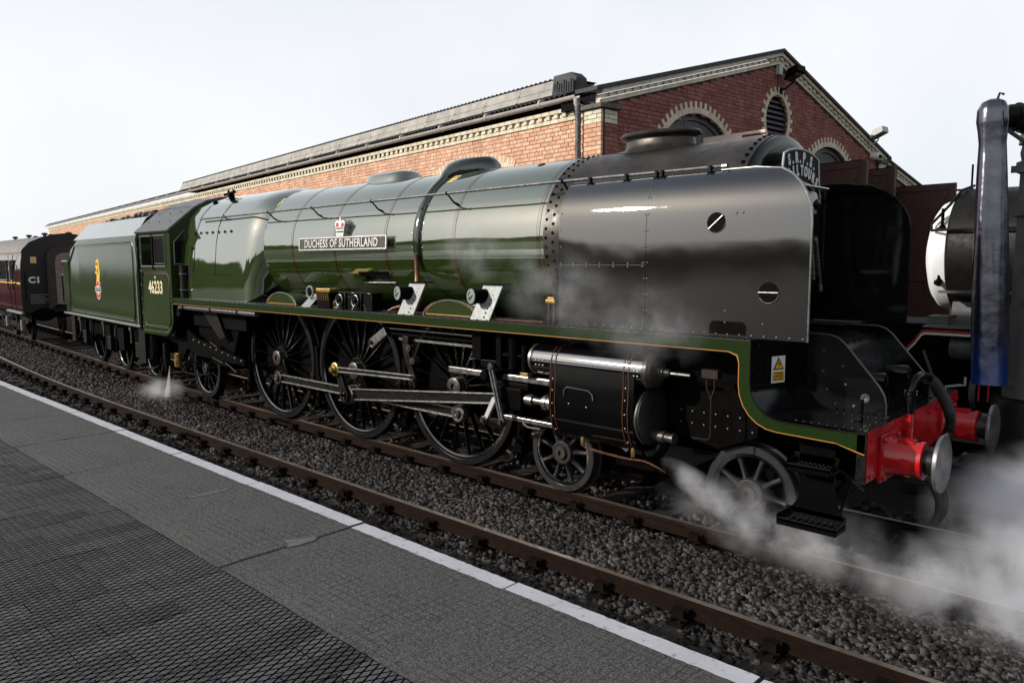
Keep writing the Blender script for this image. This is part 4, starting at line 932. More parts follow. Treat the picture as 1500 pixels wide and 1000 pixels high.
# dome cover, feed-clack cover and its pipe cover down the barrel
def on_boiler(x, a, h=0.): # a measured from the top towards the near side
    r, zc = bo(x); return Vector((x, -(r+h)*math.sin(a), zc+(r+h)*math.cos(a)))
m = MB(); rings = []
for L, W, h in ((.50,.34,-.02),(.475,.32,.02),(.455,.30,.07),(.42,.27,.105),(.33,.20,.125),(.15,.08,.132)):
    rings.append([(-6.30+L*(math.copysign(abs(math.cos(a))**.6, math.cos(a))), W*math.copysign(abs(math.sin(a))**.7, math.sin(a)), 2.885+math.sqrt(max(.0,.99**2-(W*math.sin(a))**2))+h) for a in np.linspace(0,2*PI,40,endpoint=False)])
m.loft(rings, cap=True); obj('dome_cover', m, K['green'], boiler, smooth=50)
m = MB(); rings = []
for a in np.linspace(-1.75, 1.75, 50):
    u = min(1, abs(a)/.55); top = .155*max(0, 1-u**2.2)+.04; wf = .42*max(0, 1-(abs(a)/.50)**1.6) if abs(a) < .5 else 0; w0 = .062
    xc = -4.62; ring_ = []
    for du, hh in ((-1,-.01),(-.98,.55),(-.8,.92),(0,1),(.8,.92),(.98,.55),(1,-.01)):
        xx = xc+du*(w0+wf*(.20 if du < 0 else 1.05)); r, zc = bo(xx); h = -.01 if hh < 0 else top*hh
        ring_.append((xx, -(r+h)*math.sin(a), zc+(r+h)*math.cos(a)))
    rings.append(ring_)
m.loft(rings, closed=False); obj('feed_pipe_cover', m, K['cover'], boiler, smooth=60)
m = MB()
for a in (.85,1.05,1.25,1.45,1.65):
    for dx in (-.10,.10): n_ = Vector((0,-math.sin(a),math.cos(a))); m.dome(on_boiler(-4.62+dx, a, .002), n_, .012)
obj('rivets', m, K['steel'], boiler)
m = MB(); m.tube([on_boiler(-4.62,1.72,.03), on_boiler(-4.64,1.95,.07), (-4.60,-1.0,2.28), (-4.48,-1.05,2.12), (-4.52,-1.08,2.0)], .032, n=10); obj('feed_pipe', m, K['copper'], boiler)
for x, a in ((-8.55,.72),(-4.40,.55)):
    m = MB(); q = [on_boiler(x+dx, a+da, .006) for dx, da in ((-.06,.10),(.06,.10),(.06,-.10),(-.06,-.10))]; m.add(q, [(0,1,2,3)]); w = obj('warning_label', m, K['white'], boiler, smooth=0)
    for a0, a1 in ((-.015,-.085),(.085,.015)):
        m = MB(); q = [on_boiler(x+dx, a+da, .009) for dx, da in ((-.045,a0),(.045,a0),(.045,a1),(-.045,a1))]; m.add(q, [(0,1,2,3)]); obj('label_panel', m, K['yellow'], w, smooth=0)
m = MB(); q = [on_boiler(x,a,.003) for x,a in ((-6.05,1.98),(-5.27,1.98),(-5.27,2.16),(-6.0,2.16))]; r_ = [on_boiler(x,a,-.08) for x,a in ((-6.05,1.99),(-5.27,1.99),(-5.27,2.15),(-6.0,2.15))]
m.add(q, [(0,1,2,3)]); wr = obj('washout_recess', m, K['soot'], boiler, smooth=0)
m = MB(); q = [on_boiler(x,a,.005) for x,a in ((-5.92,2.04),(-5.28,2.04),(-5.28,2.155),(-5.90,2.155))]; m.add(q, [(0,1,2,3)]); obj('recess_floor', m, K['green_side'], wr, smooth=0)
m = MB(); m.tube([on_boiler(-5.98,2.16,.008), on_boiler(-5.27,2.16,.008)], .010, n=6); obj('recess_lip', m, K['steel'], wr)
m = MB(); m.lathe((-3.0,-.35,2.896+math.sqrt(.968**2-.35**2)-.01),(0,-.36,.93),[(0,.05),(.014,.048),(.016,0)],n=16); obj('inspection_plug', m, K['soot'], boiler)
# nameplate with crown
NX, NZ = -6.27, 2.905; aN = PI/2-.03
npx = MB(); npx.box(-1.10,1.10,-.02,0,-.095,.095); NPL = inst('nameplate', mesh_of('nameplate', npx, K['chrome'], 0), boiler, (NX,-1.035,NZ), (R(-3),0,0))
m = MB(); m.box(-1.075,1.075,-.0225,-.004,-.078,.078); obj('nameplate_ground', m, K['plate'], NPL, smooth=0)
inst('nameplate_letters', text_mesh('nameplate_letters','DUCHESS OF SUTHERLAND',K['chrome'],.165,.004,sx=.86,spacing=1.06,bold=.003), NPL, (0,-.027,-.004), (PI/2,0,0))
m = MB(); m.box(-.95,-.85,0,.12,-.05,.05); m.box(.85,.95,0,.12,-.05,.05); obj('nameplate_bracket', m, K['green_side'], NPL, smooth=0)
m = MB(); Pc = [(-.085,.10),(.085,.10),(.095,.15),(.105,.22),(.125,.28),(.11,.32),(.06,.335),(.02,.31),(.022,.345),(.012,.35),(.012,.385),(-.012,.385),(-.012,.35),(-.022,.345),(-.02,.31),(-.06,.335),(-.11,.32),(-.125,.28),(-.105,.22),(-.095,.15)]
m.prism(Pc, 'y', -.02, .06); crown = obj('crown', m, K['chrome'], NPL, smooth=0)
for sx in (-1,1):
    m = MB(); m.prism([(sx*.03,.235),(sx*.09,.235),(sx*.095,.285),(sx*.05,.30)], 'y', -.024, -.02); obj('crown_cap', m, K['crimson'], crown, smooth=0)
m = MB(); m.box(-.08,.08,-.026,-.02,.155,.175); m.box(-.085,.085,-.026,-.02,.205,.22); obj('crown_band', m, K['plate'], crown, smooth=0)
m = MB(); m.box(-.09,.09,.0,.08,.08,.11); obj('crown_base', m, K['green_side'], crown, smooth=0)
# firebox
FSEC = [(-1.165,1.965),(-1.165,2.25),(-1.15,2.6),(-1.12,2.95),(-1.06,3.25),(-.955,3.50),(-.80,3.68),(-.60,3.80),(-.35,3.885),(-.12,3.925)]
full = FSEC+[(-y,z) for y,z in reversed(FSEC)]
def circ_like(f, x):
    out = []
    for y, z in full:
        r, zc = bo(x); d = math.hypot(y, z-zc); k = (r+.004)/d; cy, cz = y*k, zc+(z-zc)*k; out.append((x, cy*(1-f)+y*f, cz*(1-f)+z*f))
    return out
rings = [circ_like(0,-8.52), circ_like(.35,-8.60), circ_like(.72,-8.72), circ_like(.94,-8.86), circ_like(1,-9.0)]+[[(x,y,z-.02*(-9-x)/2.4*(z>2.5)) for y,z in full] for x in (-9.4,-10.2,-11.0,-11.43)]
m = MB(); m.loft(rings, closed=False); fbx = obj('firebox', m, K['green'], loco, smooth=50)
m = MB(); n = len(full); m.add([(-8.86, y*.97, z*.985+.03) for y,z in full], [tuple(range(n))]); obj('throat_plate', m, K['green'], fbx, smooth=0)
m = MB()
for x in np.linspace(-9.5,-10.9,7): m.lathe((x,-1.085,3.17),(0,-1,.2),[(0,.026),(.006,.024),(.008,0)],n=10)
for x, z in ((-10.95,2.9),(-10.95,2.45),(-10.2,2.35)): m.lathe((x,-1.145,z),(0,-1,.1),[(0,.026),(.006,.024),(.008,0)],n=10)
obj('washout_plugs', m, K['soot'], fbx)
m = MB(); zz = np.linspace(2.4,3.8,14)
def fb_y(z):
    for (y0,z0),(y1,z1) in zip(FSEC, FSEC[1:]):
        if z0 <= z <= z1: return y0+(y1-y0)*(z-z0)/(z1-z0)
    return -.2
m.tube([(-10.0,fb_y(z)-.0015,z) for z in zz], .004, n=5); m.tube([(-10.85,fb_y(z)-.0015,z) for z in zz], .004, n=5); m.tube([(-10.85,fb_y(2.42)-.0015,2.42),(-9.35,fb_y(2.42)-.0015,2.42)], .004, n=5); obj('sheet_seams', m, K['soot'], fbx)
for x, z in ((-10.9,3.72),(-10.3,3.84)):
    m = MB(); m.cyl((x,-.62,z-.08),(x,-.66,z+.03),.05,n=12); m.sphere((x,-.66,z+.02),.055,10,6); obj('safety_valve', m, K['soot'], fbx)
m = MB(); m.cyl((-11.15,-.35,3.93),(-10.75,-.35,3.97),.028,n=10); m.cyl((-11.0,-.35,3.88),(-11.0,-.35,4.02),.02,n=8); m.cyl((-10.8,-.35,3.88),(-10.8,-.35,4.01),.02,n=8); obj('whistle', m, K['soot'], fbx)
# sand box with straps beside firebox
m = MB(); m.cyl((-11.22,-1.18,1.97),(-11.22,-1.18,2.58),.085,n=18); m.box(-11.28,-10.92,-1.16,-1.02,1.97,2.55); sb_ = obj('reservoir', m, K['ironblack'], loco)
for z in (2.12,2.42):
    m = MB(); ringm = [( -11.22+.095*math.sin(a), -1.18-.095*math.cos(a), z) for a in np.linspace(-1.7,1.7,14)]; m.tube(ringm, .008, n=6); obj('reservoir_strap', m, K['steel'], sb_)
# cab
SP = [(-11.42,3.25),(-11.42,1.62)]+arc(-11.82,1.62,.40,0,-90,8)[1:]+[(-12.90,1.22),(-12.90,3.02),(-12.94,3.10),(-12.94,3.25)]
SP = [(-11.42,3.25),(-11.42,1.62)]+[(-11.82+.40*math.cos(R(a)),1.62+.40*math.sin(R(a))) for a in (-15,-30,-45,-60,-75,-90)]+[(-12.88,1.22),(-12.88,3.25)]
for s in (-1,1):
    y0, y1 = (-1.345,-1.325) if s < 0 else (1.325,1.345)
    # side sheet in strips around the window opening
    m = MB(); W = (-12.80,-11.62,2.55,3.16)
    m.prism([(p[0],p[1]) for p in SP if p[1] < 2.5]+[(-12.88,W[2]),(-11.42,W[2])], 'y', y0, y1) if False else None
    low = [(-11.42,W[2]),(-11.42,1.62)]+SP[2:8]+[(-12.88,1.22),(-12.88,W[2])]
    m.prism(low, 'y', y0, y1); m.box(W[1],-11.42,y0,y1,W[2],3.25); m.box(-12.88,W[0],y0,y1,W[2],3.25); m.box(W[0],W[1],y0,y1,W[3],3.25)
    cs_ = obj('cab_side', m, K['green_side'], loco, smooth=0)
    if s < 0:
        def frame_rect(x0,x1,z0,z1,r,name,mat,par,yy=-1.352):
            m = MB(); m.tube([(x0,yy,z0),(x0,yy,z1),(x1,yy,z1),(x1,yy,z0),(x0,yy,z0)], r, n=6); return obj(name, m, mat, par)
        frame_rect(-12.79,-11.63,2.56,3.15,.016,'window_frame',K['bead'],cs_)
        m = MB(); m.box(-12.245,-12.195,-1.37,-1.32,2.50,3.18); obj('window_pillar', m, K['black'], cs_, smooth=0)
        m = MB(); m.box(-12.17,-11.66,-1.335,-1.33,2.58,3.13); gl = obj('sliding_window', m, K['glass'], cs_, smooth=0)
        frame_rect(-12.15,-11.69,2.61,3.10,.014,'sash',K['wood'],gl,-1.338)
        # lining panel, beading, numbers
        pts_ = [(-12.70,2.42),(-11.62,2.42),(-11.54,2.34),(-11.54,1.50),(-11.64,1.40),(-12.70,1.40),(-12.78,1.48),(-12.78,2.34),(-12.70,2.42)]
        m = MB(); m.tube([(x,-1.3465,z) for x,z in pts_], .006, n=4); obj('lining', m, K['liningdull'], cs_)
        m = MB(); m.tube([(x*1.0+(.03 if x > -12.2 else -.03),-1.3460,z+(.03 if z > 1.9 else -.03)) for x,z in pts_], .014, n=4); obj('lining', m, K['blackline'], cs_)
        m = MB()
        for i in range(26):
            a = i/25
            if a < .55: x, z = -12.80+1.0*a/.55, 1.285
            else:
                b = (a-.55)/.45; x, z = (-11.80+.30*math.sin(b*PI/2), 1.60-.315*math.cos(b*PI/2)) if b < .6 else (-11.505, 1.60+(b-.6)*1.0)
            m.dome((x,-1.345,z),(0,-1,0),.012)
        obj('rivets', m, K['steel'], cs_)
        inst('cab_numbers', text_mesh('cab_numbers','46233',K['cream'],.34,.002,sx=.80,bold=.008), cs_, (-12.16,-1.350,2.14), (PI/2,0,0))
        inst('power_letters', text_mesh('power_letters','8P',K['cream'],.085,.002,sx=.9), cs_, (-12.16,-1.350,2.34), (PI/2,0,0))
        m = MB(); m.tube([(-12.93,-1.36,1.30),(-12.93,-1.36,3.10)], .018, n=8); obj('cab_handrail', m, K['black'], cs_)
        for k in range(6):
            m = MB(); m.dome((-12.86,-1.345,1.35+.28*k),(0,-1,0),.016); obj('rivet', m, K['steel'], cs_)
RP = [(-1.40,3.235),(-1.36,3.275),(-1.12,3.48),(-.86,3.70),(-.60,3.835),(-.30,3.915),(0,3.935)]
rp = RP+[(-y,z) for y,z in reversed(RP[:-1])]
m = MB(); m.loft([[(x,y,z) for y,z in rp]+[(x,y*.985,z-.03) for y,z in reversed(rp)] for x in (-11.40,-12.98)], cap=True); roof = obj('cab_roof', m, K['cabroof'], loco, smooth=40)
m = MB()
for x in np.linspace(-11.5,-12.9,16): m.dome((x,-.87,3.705),(0,-.7,.7),.013)
for x in (-11.7,-12.2,-12.7):
    for y, z in ((-1.2,3.42),(-.98,3.605)): m.dome((x,y,z),(0,-.65,.75),.016)
obj('rivets', m, K['soot'], roof)
# cab front with spectacle window
m = MB(); fr_ = [(-1.33,1.96),(-1.33,3.26),(-1.12,3.46),(-.86,3.68),(-.60,3.81),(0,3.91),(.60,3.81),(.86,3.68),(1.12,3.46),(1.33,3.26),(1.33,1.96)]
m.prism(fr_, 'x', -11.45, -11.425); cf = obj('cab_front', m, K['green_side'], loco, smooth=0)
for s in (-1,1):
    wp = [(s*1.27,2.60),(s*1.27,3.02),(s*1.03,3.28),(s*.98,2.62)]; m = MB(); m.prism(wp, 'x', -11.426, -11.421); sw = obj('spectacle_window', m, K['glass'], cf, smooth=0)
    m = MB(); m.tube([(-11.418,y,z) for y,z in wp+[wp[0]]], .014, n=6); obj('window_rim', m, K['bead'], sw)
m = MB(); m.box(-12.9,-11.45,-1.32,1.32,1.22,1.30); m.box(-12.4,-11.46,-1.30,1.30,1.30,2.3); obj('cab_floor', m, K['soot'], loco, smooth=0)
# running plate and valance
m = MB(); m.box(-11.42,.22,-1.335,-.80,1.953,1.965); m.box(-11.42,.22,.80,1.335,1.953,1.965); rpl = obj('running_plate', m, K['plateblack'], loco, smooth=0)
m = MB()
for x in np.linspace(-11.3,-2.1,62): m.dome((x,-1.30,1.965),(0,0,1),.016); m.dome((x+.07,-1.12,1.965),(0,0,1),.016)
for x in np.linspace(-2.0,.15,12): m.dome((x,-1.31,1.965),(0,0,1),.018)
obj('rivets', m, K['ironblack'], rpl)
OUT = [(-11.42,1.952),(-6,1.952),(.10,1.952),(.226,1.952),(.226,1.80),(.226,1.70)]+[(.226+.30-.30*math.cos(R(a)),1.60-.30*math.sin(R(a))+.0) for a in (0,15,30,45,60,75,90)]+[(.8,1.297),(1.19,1.297)]
INN = [(-11.42,1.845),(-6,1.845),(.02,1.845),(.095,1.815),(.115,1.76),(.115,1.70)]+[(.115+.36-.36*math.cos(R(a)),1.58-.38*math.sin(R(a))) for a in (0,15,30,45,60,75,90)]+[(.98,1.185),(1.19,1.12)]
for s in (-1,1):
    m = MB(); m.ribbon(OUT, INN, s*1.335, s*1.305); v = obj('valance', m, K['valance'], loco, smooth=20)
    if s < 0:
        def inset(A, B, f): return [(a[0]+(b[0]-a[0])*f, a[1]+(b[1]-a[1])*f) for a, b in zip(A, B)]
        m = MB(); m.ribbon(inset(OUT,INN,.89), inset(OUT,INN,.95), -1.3385, -1.334); obj('orange_lining', m, K['orange'], v, smooth=20)
m = MB(); m.tube([(x,-1.335,z) for x,z in ((.226,1.95),)+tuple(OUT[4:])], .008, n=6); obj('plate_edge', m, K['ironblack'], rpl)
# riser and front platform, one sheet
m = MB(); rings = []
for k in np.linspace(0,1,8):
    y = -1.335+.71*k; dx = .21*k
    rings.append([(.232+dx,y,1.965),(.232+dx,y,1.75)]+[(.232+dx+.28-.28*math.cos(R(a)),y,1.60-.28*math.sin(R(a))) for a in (0,15,30,45,60,75,90)]+[(.95,y,1.318),(1.20,y,1.318)])
m.loft(rings, closed=False); rings2 = [[(x,-y,z) for x,y,z in r] for r in rings]; m.loft(rings2, closed=False); m.box(.3,1.20,-.625,.625,1.300,1.317); fp = obj('front_platform', m, K['black'], loco, smooth=40)
m = MB()
for k in range(9): m.dome((.62+.065*k,-1.27,1.319),(0,0,1),.016); m.dome((.62+.065*k,-.72,1.319),(0,0,1),.016)
for k in range(18): m.dome((1.14,-1.2+.14*k,1.319),(0,0,1),.017); m.dome((.98,-1.15+.14*k,1.319),(0,0,1),.015)
for k in range(5): m.dome((.27,-1.28,1.40+.13*k),(1,-.3,0),.012); m.dome((.30,-1.16,1.62+.05*k),(1,-.3,0),.010)
obj('rivets', m, K['ironblack'], fp)
def rpt(k, z, h=.006):
    q = Vector((.232+.21*k, -1.335+.71*k, z)); n_ = Vector((.71,-.21,0)).normalized(); return q+n_*h, n_
def rquad(k0, k1, z0, z1, h): return [tuple(rpt(k,z,h)[0]) for k,z in ((k0,z0),(k1,z0),(k1,z1),(k0,z1))]
m = MB(); m.add(rquad(.34,.57,1.575,1.81,.006), [(0,1,2,3)]); ws = obj('warning_sign', m, K['white'], fp, smooth=0); ws['label'] = 'white and yellow overhead wires warning sign'
m = MB(); m.add(rquad(.36,.55,1.59,1.675,.009), [(0,1,2,3)]); obj('sign_panel', m, K['yellow'], ws, smooth=0)
m = MB(); m.add([tuple(rpt(k,z,.009)[0]) for k,z in ((.36,1.69),(.55,1.69),(.455,1.80))], [(0,1,2)]); obj('sign_triangle', m, K['blackline'], ws, smooth=0)
m = MB(); m.add([tuple(rpt(k,z,.012)[0]) for k,z in ((.385,1.70),(.525,1.70),(.455,1.78))], [(0,1,2)]); obj('sign_triangle', m, K['yellow'], ws, smooth=0)
m = MB(); m.add([tuple(rpt(k,z,.015)[0]) for k,z in ((.462,1.768),(.437,1.738),(.455,1.738),(.445,1.708),(.476,1.748),(.458,1.748))], [(0,1,2),(0,2,5),(2,3,4),(2,4,5)]); obj('sign_flash', m, K['blackline'], ws, smooth=0)
pp, nn = rpt(.455,1.633,.0125)
inst('sign_words', text_mesh('sign_words','DANGER\nOVERHEAD\nLIVE WIRES',K['blackline'],.026,.0005,line=1.0), ws, tuple(pp), (PI/2,0,math.atan2(.71,.21)))
m = MB(); q0, n_ = rpt(.68,1.62,.0); q1, _ = rpt(.68,1.36,0); m.tube([q0, q0+n_*.05, q1+n_*.05, q1], .013); obj('grab_rail', m, K['black'], fp)
# frame upstands and apron between them
UP = [(.30,1.32),(.30,1.985),(.62,1.985),(.70,1.96),(.76,1.91),(1.06,1.56),(1.10,1.49),(1.115,1.42),(1.115,1.32)]
for s in (-1,1):
    m = MB(); m.prism(UP, 'y', s*.64, s*.615); u = obj('frame_upstand', m, K['black'], loco, smooth=0)
    m = MB(); m.tube([(x,s*.628,z) for x,z in UP[1:]], .012, n=8); obj('upstand_bead', m, K['defrivet'], u)
    if s < 0:
        m = MB()
        for x, z in ((.42,1.86),(.42,1.70),(.42,1.54),(.42,1.40),(.58,1.84),(.58,1.66),(.62,1.50),(.75,1.72),(.78,1.56),(.55,1.36),(.7,1.38),(.86,1.38)): m.dome((x,-.64,z),(0,-1,0),.017)
        m.lathe((.95,-.64,1.46),(0,-1,0),[(0,.04),(.01,.04),(.012,.015),(.004,0)],n=14); obj('rivets', m, K['defrivet'], u)
m = MB(); ap = [(.30,1.95)]+[(.42+.42*math.sin(R(a)),1.47+.47*math.cos(R(a))) for a in range(0,91,9)]+[(.86,1.32)]
m.loft([[(x,y,z) for x,z in ap] for y in (-.61,-.2,.2,.61)], closed=False); apr = obj('cylinder_apron', m, K['black'], loco, smooth=50)
for y in (-.33,.33):
    m = MB(); m.lathe((.78,y,1.58),(1,0,0),[(0,.062),(.05,.062),(.055,.07),(.22,.07),(.235,.06),(.24,0)],n=18); obj('valve_cover', m, K['black'], apr)
m = MB()
for k in range(7): m.dome((.62,-.5+.165*k,1.89),(.4,0,.9),.016); m.dome((.77,-.5+.165*k,1.72),(.8,0,.5),.016)
obj('rivets', m, K['ironblack'], apr)
# buffer beam, buffers, coupling, pipes
m = MB(); m.box(1.165,1.207,-1.315,1.315,.905,1.312); bb = obj('buffer_beam', m, K['red'], loco, smooth=0, bev=.004)
m = MB(); m.box(1.16,1.164,-1.318,1.318,.90,1.314); m.box(1.13,1.20,-1.335,-1.3155,.90,1.312); obj('beam_end', m, K['blackline'], bb, smooth=0)
m = MB()
for y in (-1.26,-.55,-.30,.30,.55,1.26):
    for z in (1.24,.95): m.cyl((1.207,y,z),(1.225,y,z),.017,n=6)
obj('bolts', m, K['red'], bb)
for s in (-1,1):
    y = s*.863
    m = MB(); m.box(1.207,1.235,y-.20,y+.20,.86,1.245); 
    for dy in (-.165,.165):
        for dz in (-.155,.155): m.cyl((1.235,y+dy,1.05+dz),(1.262,y+dy,1.05+dz),.022,n=6)
    bf = obj('buffer', m, K['red'], loco, bev=.005)
    m = MB(); m.lathe((1.235,y,1.05),(1,0,0),[(0,.165),(.03,.150),(.06,.143),(.225,.138),(.23,.152),(.262,.152),(.268,.143),(.268,.10)],n=36); m.box(1.30,1.42,y-.055,y+.055,1.17,1.203)
    for k in range(8): m.box(1.305+.014*k,1.311+.014*k,y-.05,y+.05,1.203,1.208)
    m.lathe((1.38,y-.128,1.02),(0,-1,0),[(0,.055),(.012,.055),(.014,.0)],n=16); obj('buffer_housing', m, K['red'], bf)
    m = MB(); m.cyl((1.49,y,1.05),(1.60,y,1.05),.105,n=28); m.cyl((1.54,y,1.05),(1.57,y,1.05),.112,n=28); obj('buffer_shank', m, K['shank'], bf)
    m = MB(); m.lathe((1.595,y,1.05),(1,0,0),[(0,.10),(.006,.225),(.02,.23),(.036,.23),(.046,.20),(.052,.10),(.054,0)],n=44); obj('buffer_head', m, K['bufferhead'], bf)
m = MB(); m.prism([(1.20,.97),(1.34,.98),(1.37,1.02),(1.40,1.10),(1.44,1.13),(1.46,1.10),(1.44,1.0),(1.42,.94),(1.36,.90),(1.20,.92)], 'y', -.035, .035); hook = obj('coupling_hook', m, K['rod'], loco, smooth=20, bev=.006)
m = MB(); m.tube([(1.36,-.10,.95),(1.40,-.10,.70),(1.42,-.09,.52),(1.42,0,.45),(1.42,.09,.52),(1.40,.10,.70),(1.36,.10,.95)], .024, n=8); m.cyl((1.37,-.2,.95),(1.37,.2,.95),.026,n=10); obj('screw_coupling', m, K['frame'], hook)
m = MB(); m.tube([(1.25,-.44,.86),(1.25,-.44,1.34)], .034, n=12); m.box(1.207,1.27,-.485,-.395,1.20,1.30); obj('vacuum_pipe_base', m, K['red'], loco)
m = MB(); m.tube([(1.25,-.44,1.34),(1.25,-.44,1.52),(1.255,-.42,1.59),(1.265,-.36,1.635),(1.28,-.27,1.645),(1.29,-.18,1.63),(1.30,-.09,1.60)], .040, n=14); m.cyl((1.25,-.44,1.49),(1.25,-.44,1.51),.055,n=14); m.cyl((1.25,-.44,1.52),(1.25,-.44,1.535),.055,n=14); obj('vacuum_pipe', m, K['black'], loco)
HC = [Vector(v) for v in ((1.295,-.12,1.61),(1.31,-.0,1.56),(1.33,.14,1.46),(1.36,.28,1.32),(1.38,.33,1.20),(1.38,.30,1.08),(1.36,.20,.99),(1.32,.08,.94),(1.27,-.02,.92))]
def spline(P, n=10):
    out = []; P = [P[0]]+P+[P[-1]]
    for i in range(1, len(P)-2):
        for k in range(n):
            t = k/n; out.append(.5*((2*P[i])+(-P[i-1]+P[i+1])*t+(2*P[i-1]-5*P[i]+4*P[i+1]-P[i+2])*t*t+(-P[i-1]+3*P[i]-3*P[i+1]+P[i+2])*t**3))
    out.append(P[-2]); return out
hs = spline(HC, 18); m = MB(); m.tube(hs, [.043+.009*(1 if i%3 == 0 else (-.6 if i%3 == 1 else 0)) for i in range(len(hs))], n=14); obj('vacuum_hose', m, K['rubber'], loco, smooth=60)
for dy, z0 in ((-.30,.86),(-.14,.86)):
    m = MB(); m.tube(spline([Vector(v) for v in ((1.18,dy-.02,z0),(1.26,dy,z0-.02),(1.38,dy+.02,z0-.10),(1.46,dy+.04,z0-.25),(1.47,dy+.04,z0-.40),(1.43,dy+.02,z0-.50))],6), .034, n=10); h_ = obj('heating_hose', m, K['rubber'], loco)
    m = MB(); m.cyl((1.27,dy,z0-.02),(1.31,dy+.005,z0-.045),.042,n=12); obj('hose_clip', m, K['steel'], h_)
    m = MB(); m.cyl((1.16,dy-.02,z0),(1.26,dy,z0-.015),.045,n=12); m.sphere((1.2,dy-.01,z0-.03),.05,10,6); obj('hose_cock', m, K['redbrown'], h_)
m = MB(); m.cyl((1.22,-.24,.80),(1.25,-.24,.76),.035,n=8); m.box(1.21,1.25,-.36,-.20,.765,.785); obj('cock_handle', m, K['yellow'], loco)
m = MB(); m.tube([(1.19,.9,1.32),(1.19,.9,1.40),(1.30,.95,1.42),(1.34,.97,1.42),(1.34,.97,1.50)], .012, n=6); obj('lamp_iron', m, K['greypaint'], loco)
for y in (-.95, -.30, .35):
    m = MB(); m.box(1.02,1.035,y-.022,y+.022,1.318,1.50); m.box(.95,1.035,y-.022,y+.022,1.318,1.33); obj('lamp_iron', m, K['black'], loco, smooth=0)
# front steps
m = MB(); m.prism([(.58,1.28),(.90,1.28),(.90,.80),(.93,.62),(1.0,.50),(.52,.50),(.60,.62),(.62,.80)], 'y', -1.14, -1.125); st = obj('front_steps', m, K['black'], loco, smooth=0)
for x0, x1, z, y0 in ((.56,.93,.93,-1.31),(.50,1.0,.455,-1.33)):
    m = MB(); m.box(x0,x1,y0,-1.12,z,z+.02); m.box(x0,x1,y0,y0+.012,z-.035,z+.03); m.box(x0,x0+.012,y0,-1.12,z-.03,z+.06); m.box(x1-.012,x1,y0,-1.12,z-.03,z+.06); m.box(x0,x1,-1.14,-1.12,z,z+.09); obj('step', m, K['black'], st, smooth=0, bev=.003)
    m = MB()
    for i in range(9):
        for j in range(3): m.dome((x0+.04+(x1-x0-.08)*i/8,y0+.04+.055*j,z+.02),(0,0,1),.010)
    obj('step_tread', m, K['ironblack'], st)
m = MB(); m.cyl((.95,-1.15,.93),(1.14,-1.15,.80),.012,n=6); m.cyl((.95,-1.14,.55),(.95,-.62,1.0),.014,n=6); obj('step_stay', m, K['ironblack'], loco)
# cylinder block
prof = [(-1.300,1.57),(-1.303,1.40),(-1.312,1.15),(-1.30,.98),(-1.24,.83),(-1.12,.75),(-.95,.74),(-.66,.85),(-.64,1.9),(-.92,1.88),(-1.0,1.72),(-1.1,1.60)]
m = MB(); m.prism(prof, 'x', -2.06, -.98); cylb = obj('cylinder', m, K['black'], loco, smooth=40)
m = MB(); m.lathe((-2.36,-1.135,1.57),(1,0,0),[(0,.10),(.0,.158),(.035,.160),(.04,.150),(.05,.166),(1.46,.168),(1.465,.155)],n=40); obj('valve_chest', m, K['polished'], cylb, smooth=40)
m = MB(); m.lathe((-.90,-1.135,1.57),(1,0,0),[(0,.175),(.05,.175),(.062,.165),(.085,.15),(.095,.06),(.16,.055),(.165,.04),(.22,.035),(.225,.0)],n=32); vc = obj('valve_chest_cover', m, K['coverblack'], cylb)
m = MB(); m.lathe((-2.39,-1.135,1.57),(1,0,0),[(0,.0),(0,.12),(.02,.168),(.05,.168)],n=32); obj('valve_chest_ring', m, K['rod'], cylb)
m = MB(); m.cyl((-.68,-1.135,1.57),(-.46,-1.135,1.57),.018,n=10); obj('valve_rod', m, K['steel'], vc)
m = MB(); m.lathe((-.98,-1.02,1.10),(1,0,0),[(0,.285),(.03,.292),(.055,.285),(.075,.25),(.09,.12),(.092,0)],n=44); cc_ = obj('cylinder_cover', m, K['coverblack'], cylb)
m = MB(); m.tube([(-.98+.03+.0,-1.02+.293*math.sin(a),1.10+.293*math.cos(a)) for a in np.linspace(-2.6,-.4,24)], .010, n=6); obj('cover_ring', m, K['rod'], cc_)
m = MB(); m.lathe((-.90,-1.08,.93),(1,-.1,0),[(0,.06),(.16,.06),(.17,.045),(.24,.045),(.245,.055),(.27,.055),(.275,0)],n=16); obj('relief_valve', m, K['axle'], cc_)
for x in (-2.03,-1.97,-1.10,-1.04):
    m = MB(); P_ = [(-1.02,1.76)]+[(-1.135-.172*math.sin(R(a)),1.57+.172*math.cos(R(a))) for a in (-20,0,25,50,75,100)]+[(-1.303,1.42),(-1.320,1.15),(-1.305,.975),(-1.245,.825),(-1.12,.745)]
    m.tube([(x,y,z) for y,z in P_], .0055, n=5); b_ = obj('cylinder_lining', m, K['liningred'], cylb)
m = MB(); m.dome((0,0,0),(0,-1,0),.011); FRC = mesh_of('rivet', m, K['rod'])
m = MB()
for x in (-2.0,-1.07):
    for y, z in ((-1.295,1.66),(-1.308,1.40),(-1.32,1.28),(-1.323,1.14),(-1.312,1.0),(-1.26,.85)): inst('rivet', FRC, cylb, (x,y,z))
for x in (-2.25,-2.2,-2.15,-.98,-.94):
    for z in (1.58,1.53): inst('rivet', FRC, cylb, (x,-1.303,z))
m.tube([(-1.84,-1.325,1.24),(-1.84,-1.325,1.30),(-1.80,-1.325,1.335),(-1.52,-1.325,1.325),(-1.47,-1.325,1.29),(-1.46,-1.325,1.23)], .006, n=6)
for x, z in ((-1.78,1.16),(-1.55,1.15)): inst('rivet', FRC, cylb, (x,-1.315,z))
obj('casing_handle', m, K['rod'], cylb)
m = MB()
